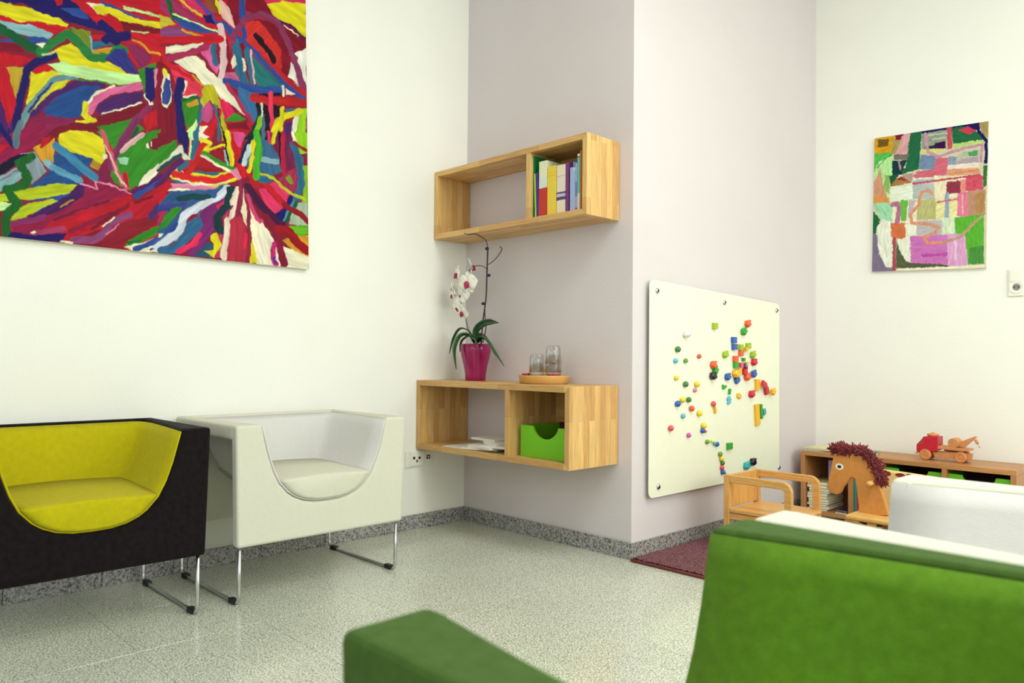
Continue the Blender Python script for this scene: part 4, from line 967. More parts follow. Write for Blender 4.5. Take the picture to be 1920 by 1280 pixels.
S(A, [
('p', cN, [(-300, -100), (850, -100), (850, 60), (900, 260), (500, 160), (200, 30), (-300, 20)]),
('p', cR, [(560, -100), (1480, -100), (1480, 300), (1000, 300), (850, 180), (700, 40)]),
('p', cR, [(1100, 290), (1480, 300), (1480, 560), (1280, 640), (1120, 420)]),
('p', cY, [(-300, -10), (0, 20), (200, 60), (420, 110), (640, 220), (600, 270), (350, 200), (180, 200), (0, 130), (-300, 60)]),
('p', cR, [(-300, 100), (0, 130), (180, 200), (350, 200), (660, 255), (520, 315), (300, 240), (0, 190), (-300, 170)]),
('p', cLB, [(0, 190), (300, 235), (500, 310), (460, 360), (260, 340), (100, 290), (-300, 250)]),
('p', cN, [(280, 50), (560, 90), (850, 200), (960, 290), (880, 280), (600, 190), (300, 90)]),
('p', cB, [(550, 70), (750, 80), (830, 180), (700, 160)]), ('p', cR, [(500, 0), (580, 0), (570, 40), (520, 50)]),
('p', cB, [(920, 0), (1200, 120), (1400, 200), (1250, 160), (950, 60)]),
('p', cW, [(800, 30), (960, 40), (960, 90), (900, 130)]),
('p', cY, [(850, 60), (950, 50), (1150, 120), (1300, 190), (1480, 205), (1480, 260), (1300, 240), (1100, 190), (890, 120)]),
('p', cLG, [(1140, 55), (1480, 140), (1480, 165), (1150, 85)]),
('p', cC, [(1100, 190), (1480, 265), (1480, 310), (1130, 290)]),
('l', cR, [(880, 180), (1000, 150), (1080, 200), (1120, 300)], 50),
('p', cC, [(0, 400), (150, 405), (250, 480), (0, 470)]),
('p', cB, [(-200, 330), (120, 370), (330, 340), (450, 360), (440, 420), (330, 410), (200, 390), (-200, 390)]),
('p', (134, 152, 54), [(640, 250), (840, 290), (830, 470), (780, 440), (680, 330)]),
('p', cR, [(-300, 480), (0, 480), (330, 540), (180, 610), (60, 610), (150, 940), (110, 1270), (0, 900), (-300, 800)]),
('p', (196, 170, 60), [(60, 615), (225, 615), (150, 930)]),
('p', cU, [(-300, 800), (0, 900), (60, 1100), (110, 1290), (-300, 1290)]),
('p', cY, [(300, 640), (480, 650), (700, 700), (550, 830), (400, 960), (320, 1010), (240, 970), (270, 780)]),
('p', cR, [(290, 650), (420, 590), (500, 640), (330, 690)]),
('l', (120, 164, 170), [(720, 695), (500, 730), (390, 850), (250, 1020), (150, 1290)], 62),
('l', (60, 60, 120), [(480, 760), (380, 880), (260, 1030)], 22),
('l', cN, [(560, 490), (360, 560), (250, 650), (200, 850), (150, 1100), (90, 1290)], 74),
('l', cU, [(300, 1060), (500, 870), (720, 770), (940, 790)], 60),
('p', (44, 92, 156), [(400, 1010), (560, 870), (750, 790), (930, 795), (880, 880), (790, 960), (740, 1090), (430, 1090)]),
('p', (150, 44, 98), [(110, 1290), (300, 1100), (450, 1070), (700, 1100), (700, 1170), (480, 1200), (400, 1290)]),
('p', cY, [(500, 460), (650, 395), (740, 470), (830, 560), (1000, 570), (1100, 620), (1180, 690), (1100, 680), (880, 640), (700, 620), (560, 580)]),
('p', cLG, [(430, 590), (560, 570), (800, 620), (1060, 670), (1280, 690), (1305, 760), (1200, 790), (1000, 770), (800, 730), (560, 680)]),
('l', cG, [(700, 735), (900, 745), (1050, 785), (1260, 780)], 12),
('l', cD, [(0, 260), (120, 330), (370, 490)], 85), ('l', (50, 140, 80), [(370, 480), (480, 400), (620, 310), (720, 380), (830, 520), (950, 540), (1080, 440), (1140, 470)], 80),
('p', cW, [(330, 405), (420, 400), (385, 445)]), ('l', cLG, [(390, 505), (500, 480)], 22), ('l', cLB, [(830, 340), (850, 470)], 22),
('p', cC, [(700, 1160), (900, 1080), (1300, 940), (1420, 1000), (1200, 1090), (900, 1190)]),
('p', cU, [(890, 960), (1100, 870), (1330, 840), (1310, 930), (1100, 1010), (910, 1060)]),
('l', cW, [(790, 990), (900, 860), (1050, 800)], 34), ('l', (222, 120, 168), [(830, 1020), (890, 920), (1000, 850), (1150, 820), (1300, 790)], 68),
('l', cY, [(790, 960), (780, 1060), (860, 1120), (720, 1140)], 55), ('l', cW, [(940, 1045), (1100, 1010), (1300, 945)], 14),
('p', cG, [(880, 1190), (1220, 1090), (1330, 1190), (1180, 1290), (940, 1290)]), ('p', cR, [(1310, 1060), (1440, 1010), (1450, 1150), (1350, 1230)]),
('l', (150, 60, 110), [(1380, 980), (1240, 1120), (1180, 1290)], 60),
('p', cG, [(1270, 650), (1440, 570), (1420, 700), (1340, 760), (1330, 880), (1290, 700)]), ('p', cW, [(1325, 880), (1345, 860), (1420, 960), (1380, 970)]),
('p', cN, [(1340, 620), (1420, 620), (1425, 900), (1390, 955), (1345, 900)]), ('l', cPL, [(1440, 640), (1430, 800)], 20),
('p', (150, 48, 104), [(1160, 400), (1280, 420), (1400, 520), (1380, 590), (1290, 640)]), ('p', (62, 66, 150), [(970, 540), (1060, 450), (1140, 450), (1280, 690), (1150, 660)]),
('p', cT, [(840, 390), (990, 370), (1040, 410), (850, 460)]), ('p', cO, [(840, 462), (1040, 435), (1000, 492), (860, 492)]), ('p', cR, [(840, 310), (980, 320), (960, 350), (850, 370)]),
('l', cN, [(940, 225), (1040, 310), (1080, 380)], 80), ('l', cN, [(980, 360), (1170, 330)], 90), ('l', cO, [(1230, 370), (1320, 410), (1380, 480), (1475, 500)], 22),
('l', cLG, [(1220, 290), (1370, 300)], 12)])
S(B, [
('p', cR, [(0, -50), (1345, -50), (1345, 400), (0, 400)]),
('p', (170, 60, 110), [(-10, -50), (90, -50), (540, 320), (250, 260), (0, 100)]), ('p', cR, [(0, 90), (80, 150), (120, 180), (0, 130)]),
('p', cD, [(30, -50), (95, -30), (130, 130), (230, 180), (120, 190)]), ('l', cLG, [(125, 130), (250, 190), (400, 240), (530, 300)], 16),
('p', cP, [(170, -50), (330, -50), (430, 150), (370, 160), (200, 60)]), ('l', cY, [(170, -20), (280, 80), (380, 150)], 18),
('p', cB, [(120, 160), (300, 210), (540, 320), (350, 300), (190, 245)]), ('p', cM, [(0, 280), (150, 235), (300, 300), (300, 345), (0, 345)]),
('l', cO, [(200, 275), (330, 325), (430, 345)], 22), ('p', (200, 190, 70), [(-10, 130), (100, 170), (145, 220), (80, 230), (0, 275)]),
('l', (100, 84, 160), [(320, -30), (480, 150), (560, 240)], 40), ('p', cN, [(380, 135), (470, 140), (525, 240), (430, 205)]),
('p', (150, 88, 60), [(380, -50), (510, -50), (550, 130), (470, 110)]), ('p', cY, [(500, -10), (550, 20), (605, 130), (550, 135)]), ('p', (232, 196, 190), [(540, -20), (640, 60), (695, 275), (570, 160)]),
('p', cB, [(560, 160), (690, 290), (640, 340), (570, 230)]),
('p', cC, [(600, -50), (740, -50), (760, 180), (700, 270), (650, 100)]), ('l', cB, [(755, -20), (765, 150), (780, 340)], 55), ('p', cC, [(790, -50), (940, -50), (1080, 180), (850, 120), (790, 100)]),
('p', cC, [(800, 190), (1080, 170), (1200, 240), (1350, 360), (1350, 440), (1260, 480), (1200, 600), (1170, 710), (1110, 670), (1000, 500), (800, 400)]),
('p', cY, [(980, 40), (1150, 10), (1350, 40), (1350, 345), (1200, 225), (1060, 160)]), ('p', cP, [(940, -50), (1350, -50), (1350, 40), (1150, 8), (980, 38)]),
('l', cN, [(1090, 180), (1200, 230), (1340, 350)], 14), ('l', cW, [(1150, 235), (1280, 325)], 8),
('l', cOR, [(850, 360), (830, 240), (900, 240), (1000, 360), (1075, 480), (1080, 600), (1050, 620), (950, 510), (840, 370)], 90), ('l', cK, [(885, 330), (950, 410), (1010, 480), (1055, 565)], 52),
('p', (236, 240, 232), [(1250, 490), (1350, 440), (1350, 860), (1300, 850), (1180, 720), (1200, 600)]),
('l', (150, 70, 112), [(620, 480), (640, 400), (700, 290), (800, 160), (950, 130), (1080, 200), (1170, 360), (1240, 560), (1310, 760), (1340, 900)], 58),
('l', (190, 46, 56), [(800, 420), (1000, 590), (1130, 700), (1250, 800), (1345, 900)], 62),
('p', (48, 132, 134), [(850, 510), (1120, 780), (1120, 860), (900, 800), (870, 700)]), ('l', cB, [(720, 350), (850, 460), (1000, 620), (1150, 780), (1345, 935)], 44),
('p', cT, [(660, 430), (720, 350), (770, 480), (790, 660), (830, 790), (750, 800), (700, 660)]), ('l', cC, [(755, 410), (785, 520), (800, 640)], 40), ('l', cT, [(800, 460), (830, 600), (860, 770)], 44),
('l', (226, 190, 190), [(835, 460), (860, 640), (872, 770)], 16), ('l', cW, [(770, 540), (780, 640)], 24),
('p', cR, [(540, 330), (650, 330), (640, 560), (690, 500), (650, 660), (610, 650)]), ('l', cC, [(600, 380), (620, 520), (625, 650)], 48), ('p', cW, [(650, 570), (685, 500), (705, 600), (670, 640)]),
('p', (222, 110, 170), [(380, 480), (480, 400), (490, 560), (560, 600), (520, 690), (430, 560)]), ('l', (230, 204, 206), [(560, 240), (575, 400), (590, 560), (565, 740)], 56), ('l', cT, [(500, 405), (495, 500), (515, 590)], 50),
('p', cW, [(50, 430), (400, 400), (350, 455), (60, 500)]), ('l', (176, 56, 104), [(50, 545), (250, 500), (430, 430)], 60), ('l', cR, [(0, 370), (250, 370), (550, 360)], 70), ('l', cR, [(20, 440), (50, 600)], 40),
('p', (226, 72, 100), [(90, 590), (200, 620), (390, 770), (390, 890), (200, 890), (120, 720)]), ('p', cW, [(120, 570), (330, 510), (400, 560), (450, 650), (600, 760), (680, 900), (760, 1020), (780, 1065), (640, 950), (560, 910), (470, 790), (400, 780), (330, 690), (180, 610)]),
('l', cR, [(60, 580), (200, 670), (320, 730)], 36), ('l', cO, [(300, 700), (390, 780)], 18), ('p', (200, 112, 152), [(600, 680), (700, 660), (740, 790), (610, 740)]),
('p', (224, 48, 108), [(550, 900), (640, 950), (690, 1040), (600, 1110), (560, 1000)]),
('l', cB, [(610, 750), (740, 795), (900, 830), (1110, 830)], 66), ('p', (70, 124, 172), [(720, 800), (880, 860), (900, 1000), (880, 1170), (790, 1040), (720, 900)]), ('l', (184, 60, 100), [(620, 790), (720, 930), (800, 1060), (860, 1150)], 36),
('p', cK, [(880, 870), (1110, 860), (1100, 1290), (920, 1290), (890, 1000)]), ('l', (88, 120, 150), [(950, 1060), (955, 1290)], 36), ('p', cT, [(1160, 1000), (1290, 1000), (1170, 1080)]),
('p', cL, [(1270, 1010), (1350, 1000), (1350, 1290), (1240, 1290)]), ('p', cU, [(1150, 1140), (1230, 1120), (1210, 1290), (1140, 1290)]), ('l', cW, [(1260, 1080), (1240, 1180), (1225, 1290)], 36),
('l', (190, 46, 50), [(860, 900), (1000, 935), (1150, 930), (1345, 955)], 76), ('l', (226, 70, 110), [(1022, 860), (1028, 1000), (1035, 1200)], 40), ('l', cY, [(1290, 1030), (1150, 1070), (1080, 1130), (1040, 1250)], 60), ('l', cY, [(1130, 1000), (1110, 1290)], 40),
('l', cW, [(1130, 790), (1140, 880)], 20), ('p', (236, 214, 200), [(1160, 810), (1250, 870), (1160, 880)]),
('p', cC, [(-20, 560), (60, 600), (130, 900), (150, 1290), (-20, 1290)]), ('p', cW, [(10, 880), (30, 640), (90, 700), (110, 900), (70, 1000), (30, 985)]), ('l', cY, [(40, 640), (60, 700)], 30), ('p', (64, 88, 160), [(20, 860), (50, 720), (95, 740), (100, 890), (70, 970), (30, 960)]),
('l', cW, [(200, 740), (250, 760), (220, 830), (190, 900), (330, 880)], 26), ('l', cN, [(190, 750), (170, 880), (185, 1050), (200, 1290)], 82),
('p', cG, [(205, 920), (340, 890), (385, 960), (345, 1100), (250, 1190), (215, 1050)]), ('l', cD, [(210, 920), (340, 890)], 30), ('p', cO, [(240, 955), (350, 920), (360, 965), (260, 985)]), ('p', cLG, [(250, 1210), (340, 1100), (340, 1290), (270, 1290)]), ('l', cT, [(380, 900), (370, 1060), (340, 1290)], 38),
('p', (198, 192, 40), [(375, 950), (400, 790), (480, 780), (525, 860), (560, 970), (610, 1150), (625, 1290), (580, 1290), (520, 1010), (460, 930), (400, 1010)]), ('p', (204, 96, 152), [(390, 1010), (450, 935), (490, 1000), (480, 1090), (440, 1140), (375, 1110)]),
('p', cW, [(370, 1150), (470, 1180), (380, 1290), (350, 1290)]), ('l', cR, [(540, 1030), (490, 1180), (430, 1290)], 66), ('l', cR, [(370, 1140), (460, 1160)], 30), ('l', cT, [(500, 970), (540, 1090), (550, 1290)], 26), ('l', cK, [(530, 980), (560, 1130), (590, 1290)], 10),
('p', cR, [(610, 1110), (840, 1130), (840, 1290), (630, 1290)]), ('p', cG, [(595, 1110), (700, 1035), (790, 1110), (680, 1122)]), ('p', cC, [(620, 1140), (800, 1125), (830, 1200), (640, 1185)]), ('p', (214, 90, 150), [(640, 1220), (790, 1235), (760, 1290), (640, 1290)]),
('p', (24, 60, 66), [(760, 1290), (840, 1190), (920, 1020), (940, 950), (945, 1060), (900, 1290)]), ('l', cL, [(930, 1090), (900, 1200), (890, 1290)], 44), ('l', cW, [(935, 960), (945, 1070)], 18)])
S(Cc, [
('p', (160, 34, 92), [(-200, 200), (220, 60), (400, 0), (450, 60), (300, 230), (200, 275), (0, 380), (-200, 440)]), ('p', cR, [(-100, 190), (90, 200), (0, 280), (-100, 300)]), ('l', cN, [(0, 30), (60, 130), (120, 210)], 50), ('l', (110, 140, 150), [(190, 0), (150, 120), (150, 210)], 60),
('p', cU, [(80, 0), (120, 0), (110, 120)]),
('p', cO, [(300, 230), (500, 140), (510, 370), (430, 350), (390, 370)]), ('p', cC, [(360, 230), (400, 150), (500, 50), (700, 0), (900, 0), (800, 80), (560, 90), (450, 180), (385, 245)]),
('p', cC, [(700, 10), (1050, -20), (1000, 60), (850, 90), (700, 70)]), ('p', cR, [(360, 235), (400, 150), (470, 110), (440, 190), (385, 245)]),
('p', cG, [(890, 40), (1250, -10), (1130, 180), (1060, 330), (960, 100)]), ('p', (146, 40, 92), [(880, 540), (900, 440), (990, 340), (1040, 420), (1020, 560)]),
('p', cG, [(1040, 350), (1300, 110), (1480, 60), (1480, 400), (1290, 560), (1200, 615), (1050, 560), (1020, 480)]), ('l', cD, [(1260, 60), (1210, 170)], 60), ('l', (142, 62, 112), [(1250, -10), (1150, 150), (1060, 290), (1030, 400)], 78), ('l', (224, 184, 186), [(1310, 110), (1200, 190), (1130, 260)], 44),
('p', (176, 224, 196), [(1090, 330), (1190, 320), (1170, 390), (1110, 380)]), ('l', cR, [(960, 130), (1020, 220), (1040, 300)], 26), ('l', (216, 104, 134), [(945, 90), (1020, 290), (1080, 460), (1165, 600)], 44), ('l', (230, 204, 196), [(965, 200), (1030, 330), (1090, 490), (1160, 590)], 16),
('p', cR, [(1130, 460), (1170, 450), (1200, 600), (1150, 560)]), ('p', cC, [(1350, 200), (1400, 150), (1480, 130), (1480, 260), (1400, 240)]), ('p', cW, [(1345, 200), (1400, 170), (1400, 240), (1350, 240)]), ('l', cC, [(1375, 190), (1385, 235)], 22), ('p', cW, [(1270, 590), (1330, 480), (1480, 360), (1480, 440), (1350, 560)]),
('p', cY, [(540, 110), (640, 70), (850, 85), (950, 150), (980, 320), (940, 385), (850, 330), (700, 290), (560, 240)]), ('p', cW, [(940, 300), (985, 290), (990, 330), (950, 350)]), ('p', (44, 96, 156), [(500, 290), (700, 285), (850, 330), (820, 420), (760, 480), (740, 560), (270, 600), (430, 480), (500, 380)]), ('p', (190, 160, 60), [(830, 400), (860, 340), (930, 380), (900, 440)]),
('l', (78, 150, 186), [(510, 210), (640, 310), (750, 410), (880, 510)], 70), ('l', cLB, [(425, 370), (500, 420)], 60), ('l', (110, 170, 200), [(480, 410), (600, 470), (740, 530)], 56),
('p', (150, 166, 178), [(180, 280), (320, 270), (430, 450), (300, 570), (200, 500)]), ('p', (24, 26, 62), [(-50, 420), (160, 290), (270, 280), (140, 400), (-50, 520)]), ('p', (146, 186, 194), [(-50, 520), (150, 420), (220, 490), (60, 610), (-50, 660)]), ('l', (140, 120, 140), [(0, 540), (170, 440)], 16),
('p', cB, [(200, 740), (650, 600), (640, 680), (480, 790), (240, 890), (350, 800), (520, 730), (450, 700)]), ('p', cLG, [(-50, 730), (110, 740), (80, 800), (-50, 830)]), ('p', cT, [(60, 960), (160, 950), (100, 1010)]),
('p', cR, [(100, 950), (450, 860), (760, 600), (860, 540), (1190, 640), (1250, 760), (1480, 640), (1480, 1200), (1100, 1170), (600, 1100), (300, 1050), (60, 1030)]),
('p', (158, 36, 88), [(100, 960), (450, 870), (760, 580), (900, 540), (1190, 650), (900, 760), (600, 860), (300, 1030), (150, 1010)]), ('p', (84, 36, 112), [(240, 880), (640, 660), (720, 570), (790, 580), (760, 690), (560, 810), (300, 910)]),
('l', (186, 34, 60), [(450, 950), (750, 830), (1150, 710)], 50), ('l', (150, 30, 76), [(650, 1000), (900, 900), (1150, 790)], 46), ('l', (150, 62, 124), [(100, 930), (300, 900), (400, 870)], 56), ('l', (176, 74, 118), [(320, 1020), (580, 980)], 56), ('l', cC, [(850, 980), (1180, 760)], 36), ('l', (120, 30, 80), [(500, 900), (800, 780), (1000, 720)], 20),
('l', cPL, [(740, 565), (900, 610), (880, 550), (1000, 570), (1210, 650)], 16), ('l', cO, [(560, 775), (680, 715)], 14),
('p', (190, 208, 40), [(-50, 660), (60, 660), (90, 720), (-50, 745)]), ('p', (192, 208, 40), [(110, 640), (500, 560), (720, 570), (640, 650), (250, 720), (150, 690)]), ('p', (190, 206, 44), [(90, 895), (200, 760), (480, 700), (530, 730), (360, 800), (200, 885)]),
('l', (34, 116, 52), [(290, 320), (180, 370), (255, 520), (230, 570), (60, 620), (130, 710), (160, 750), (50, 860), (60, 1040)], 84),
('p', cN, [(110, 1005), (330, 1040), (620, 1015), (560, 1100), (320, 1090), (60, 1055)]), ('p', cW, [(280, 1010), (320, 995), (335, 1010), (300, 1025)]),
('p', (156, 36, 62), [(700, 1060), (1100, 930), (1480, 840), (1480, 900), (1150, 1170), (850, 1150)]), ('l', (152, 84, 134), [(680, 1085), (850, 1085), (950, 1030), (1050, 900), (1200, 850)], 68), ('l', cW, [(950, 960), (1050, 870)], 14), ('l', cPL, [(980, 1040), (1100, 930)], 10), ('p', cW, [(560, 1085), (680, 1100), (660, 1120), (540, 1100)]),
('p', (190, 32, 58), [(1200, 790), (1480, 570), (1480, 850), (1240, 890)]), ('l', (90, 60, 130), [(1390, 870), (1480, 760)], 60), ('l', cC, [(1250, 740), (1400, 680)], 22),
('p', cG, [(1140, 1130), (1250, 1050), (1480, 930), (1480, 1010), (1250, 1130)]), ('p', cW, [(1140, 1140), (1330, 1100), (1480, 1040), (1480, 1200), (1250, 1190)]), ('l', cB, [(1250, 1165), (1350, 1130), (1480, 1060)], 50), ('l', cB, [(1390, 1170), (1480, 1140)], 24), ('l', cD, [(1180, 1110), (1300, 1080)], 10),
('l', cB, [(1250, 680), (1350, 610), (1480, 540)], 50), ('l', cU, [(1230, 640), (1350, 580), (1480, 490)], 34)])
S(Dd, [
('p', cR, [(-20, 560), (60, 540), (100, 660), (0, 760)]), ('p', (62, 106, 156), [(-20, 640), (100, 510), (560, 440), (610, 500), (500, 640), (200, 760), (0, 1060), (-20, 900)]),
('p', (76, 76, 160), [(-20, 640), (250, 610), (200, 680), (-20, 720)]), ('l', cPL, [(100, 470), (300, 475), (470, 470)], 54), ('l', cW, [(80, 500), (260, 500)], 18),
('p', cT, [(270, 335), (500, 325), (560, 370), (300, 375)]), ('p', cT, [(90, 400), (260, 410), (300, 450), (140, 440)]),
('l', cY, [(130, 355), (300, 402), (480, 425), (660, 372)], 100), ('l', cW, [(160, 400), (300, 450), (470, 450), (620, 410)], 20), ('l', (222, 50, 54), [(130, 360), (300, 402), (480, 420), (660, 370)], 58),
('p', (170, 34, 50), [(220, 330), (380, 190), (580, 340), (450, 345)]), ('l', (200, 44, 46), [(440, -10), (380, 120), (290, 250), (250, 320)], 92),
('p', cW, [(350, -10), (440, 30), (360, 80)]), ('l', cY, [(360, 50), (450, 85), (390, 160), (570, 105)], 30), ('p', (162, 32, 50), [(430, 155), (570, 110), (600, 270)]), ('l', cW, [(370, 200), (520, 290), (650, 350)], 26), ('l', cG, [(385, 170), (560, 280), (700, 322)], 36),
('p', cG, [(-20, 130), (150, 60), (160, 160), (-20, 290)]), ('l', (222, 220, 206), [(-20, 310), (100, 220), (180, 130), (230, 220)], 40), ('l', (30, 90, 90), [(-20, 330), (90, 250), (180, 190)], 36), ('l', (106, 44, 112), [(-20, 460), (100, 320), (180, 250)], 56), ('l', cT, [(180, 320), (230, 270)], 50),
('p', cN, [(165, -10), (255, -10), (245, 190), (205, 165)]), ('l', cR, [(262, 60), (250, 200)], 16), ('l', cLG, [(270, -10), (275, 120), (255, 230)], 22), ('l', cT, [(320, -10), (320, 80), (280, 220)], 44), ('p', cC, [(-20, -10), (150, -10), (150, 60), (-20, 110)]),
('p', cR, [(-20, 480), (90, 410), (105, 470), (30, 560), (-20, 590)]), ('l', (24, 84, 92), [(175, 580), (290, 560), (420, 570)], 54),
('p', (184, 50, 88), [(-20, 700), (60, 690), (20, 780), (-20, 790)]), ('p', cG, [(-20, 830), (100, 660), (200, 650), (90, 800), (-20, 870)]), ('l', cB, [(60, 880), (160, 800), (230, 690)], 46),
('l', (62, 116, 160), [(-20, 980), (200, 850), (310, 790), (380, 730)], 60), ('p', cW, [(-20, 900), (30, 890), (10, 920), (-20, 930)]),
('l', (218, 226, 240), [(-20, 1010), (170, 880), (220, 720), (350, 645), (500, 610), (600, 490)], 74), ('l', (64, 118, 160), [(20, 1040), (120, 1030), (230, 920), (320, 860), (370, 740)], 84),
('l', (140, 54, 132), [(620, 600), (480, 670), (400, 720), (440, 830), (380, 930), (300, 1060)], 94), ('l', (226, 60, 110), [(160, 1050), (300, 980), (350, 900)], 52), ('p', (50, 100, 130), [(300, 1090), (430, 960), (470, 1000), (450, 1110)]),
('p', cP, [(500, 640), (620, 560), (640, 700), (540, 760)]), ('l', (26, 72, 82), [(630, 500), (600, 640), (510, 740), (510, 830), (550, 880)], 72), ('p', cY, [(445, 900), (500, 880), (545, 1000), (480, 1100), (390, 1040), (480, 1030)]), ('p', (196, 70, 100), [(500, 890), (590, 900), (560, 1110), (480, 1100), (550, 1000)]),
('p', (192, 62, 88), [(600, 800), (700, 690), (760, 850), (810, 1160), (590, 1130)]), ('l', (236, 222, 206), [(690, 500), (650, 600), (660, 700), (595, 770), (590, 900), (565, 1100)], 56), ('l', (160, 56, 104), [(640, 640), (600, 740)], 16),
('p', (242, 236, 208), [(710, 660), (740, 480), (765, 640), (790, 870), (750, 800)]), ('l', (154, 52, 92), [(715, 400), (722, 560), (690, 720)], 42), ('l', (160, 50, 80), [(770, 540), (790, 750), (795, 1000), (780, 1150)], 40), ('p', cY, [(810, 940), (890, 1160), (800, 1150)]), ('l', (230, 50, 90), [(760, 900), (750, 1010)], 30),
('p', (246, 242, 216), [(800, 660), (900, 780), (1000, 920), (1060, 1180), (1060, 1200), (870, 1165), (815, 960)]), ('p', cW, [(1040, 980), (1320, 1080), (1320, 1230), (1040, 1200)]), ('p', (244, 240, 222), [(870, 800), (1040, 960), (1060, 1190), (860, 1160)]),
('p', cO, [(1090, 950), (1200, 900), (1320, 910), (1320, 1090), (1200, 1050)]), ('p', (120, 190, 50), [(1140, 820), (1320, 810), (1320, 900), (1200, 910)]), ('p', (184, 202, 180), [(1200, 620), (1320, 600), (1320, 830), (1140, 800)]),
('l', (212, 84, 132), [(775, 550), (830, 700), (885, 790), (950, 745)], 34), ('p', cT, [(850, 380), (1000, 370), (1000, 430), (880, 450)]), ('p', (226, 72, 122), [(870, 480), (1050, 420), (1170, 520), (1110, 650), (1020, 715), (930, 620)]),
('l', (84, 32, 82), [(780, 470), (880, 620), (1000, 740), (1080, 800)], 64), ('p', cN, [(1020, 715), (1110, 650), (1150, 550), (1215, 530), (1180, 660), (1090, 780)]), ('l', (90, 160, 190), [(1200, 570), (1100, 770)], 20), ('l', cD, [(1240, 560), (1120, 780)], 30),
('l', (146, 34, 70), [(930, 740), (1010, 850), (1060, 980), (1100, 1170)], 62), ('l', (170, 32, 44), [(1060, 850), (1150, 880), (1220, 980), (1310, 1040)], 74), ('l', (206, 54, 134), [(1015, 980), (1000, 1080), (1030, 1160)], 42), ('l', (90, 60, 160), [(1015, 1100), (1030, 1150)], 20),
('p', (172, 62, 104), [(1050, 400), (1210, 300), (1230, 490), (1150, 540), (1100, 470)]), ('p', (146, 170, 60), [(1110, 390), (1150, 370), (1190, 440), (1150, 450)]),
('p', (72, 120, 156), [(890, 40), (960, 60), (1050, 180), (1080, 340), (960, 380), (880, 330)]), ('l', (152, 188, 200), [(910, 230), (980, 250), (1050, 250)], 44), ('p', (134, 44, 90), [(940, -10), (1060, -10), (1060, 180), (960, 60)]), ('l', cY, [(1020, -10), (1000, 90)], 34), ('l', (226, 70, 110), [(960, -10), (975, 90)], 26),
('p', (130, 50, 100), [(1100, 40), (1190, -10), (1215, 290), (1110, 330)]), ('l', cK, [(1060, -10), (1075, 260)], 22), ('l', (194, 40, 82), [(1088, -10), (1092, 200), (1100, 350)], 38), ('p', cW, [(1170, -10), (1215, -10), (1250, 190), (1200, 190)]), ('l', cT, [(1190, 100), (1245, 260), (1265, 420), (1220, 570)], 70),
('p', (150, 196, 50), [(1270, 290), (1320, 290), (1320, 620), (1260, 610), (1290, 440)]), ('p', cL, [(1195, -10), (1320, -10), (1320, 170), (1240, 180)]), ('l', (160, 34, 50), [(1190, 80), (1250, 130), (1320, 155)], 30),
('l', (196, 42, 56), [(790, 350), (850, 460), (950, 470), (1030, 560), (1110, 640)], 52), ('l', (160, 36, 50), [(1100, 640), (1250, 715), (1320, 795)], 48), ('l', (192, 202, 52), [(850, 350), (960, 370), (1060, 450), (1180, 540), (1290, 590)], 24),
('p', cPL, [(620, 340), (700, 295), (745, 380), (700, 420)]), ('p', (216, 92, 152), [(615, -10), (745, -10), (720, 130), (670, 130)]), ('l', (204, 36, 52), [(620, 20), (690, 200), (740, 370)], 60), ('p', (204, 36, 52), [(640, 120), (720, 120), (710, 280), (660, 260)]), ('l', cY, [(595, -10), (612, 120), (640, 270)], 50), ('l', cK, [(565, -10), (590, 150), (612, 260)], 14), ('l', cLB, [(575, 150), (600, 280)], 18),
('l', (30, 40, 90), [(810, 50), (750, 160), (712, 250)], 44), ('l', (206, 228, 236), [(800, 110), (745, 270)], 44), ('l', cY, [(830, 80), (820, 220), (790, 330)], 40), ('l', cT, [(805, 180), (775, 290)], 14), ('l', (84, 184, 50), [(860, -10), (885, 130), (860, 300), (850, 390)], 56)])
def fold(p):               # beyond the part seen in the photograph the composition carries on, turned and folded
    x, y = p[:, 0], p[:, 1]; n = vnoise(x, y, 60, 3)*70+14
    out = (x < -n) | (y < -n)
    xr = .64*x-.77*y+900; yr = .77*x+.64*y+1500
    xr = 560-np.abs(xr % 1120-560); yr = 440-np.abs(yr % 880-440)
    return np.stack([np.where(out, xr, x), np.where(out, yr, y)], 1)
XT = .028; Pbr = at(579, 505, 0, XT); Pbl = at(0, 443, 0, XT); Ptr = at(573, 0, 0, XT)
eU = (Pbl-Pbr).normalized(); eV = (Ptr-Pbr).normalized(); wU, wV = 2.05, 1.40
vis_u = (Pbl-Pbr).length/wU+.02; vis_v = min(.99, (at(0, 0, 0, XT).z-Pbl.z)/wV+.02); vis_v = min(.995, max(vis_v, (Ptr-Pbr).length/wV+.01))
us = np.concatenate([np.linspace(0, vis_u, 600), np.linspace(vis_u, 1, 260)[1:]]); vs = np.concatenate([np.linspace(0, vis_v, 560), np.linspace(vis_v, 1, 130)[1:]])
painting('large_painting', 'large unframed abstract canvas of swirling red, blue, yellow and green strokes', Pbr, eU*wU, eV*wV, (1, 0, 0), us, vs, SH, (150, 40, 70), .026, fold, 1.7)

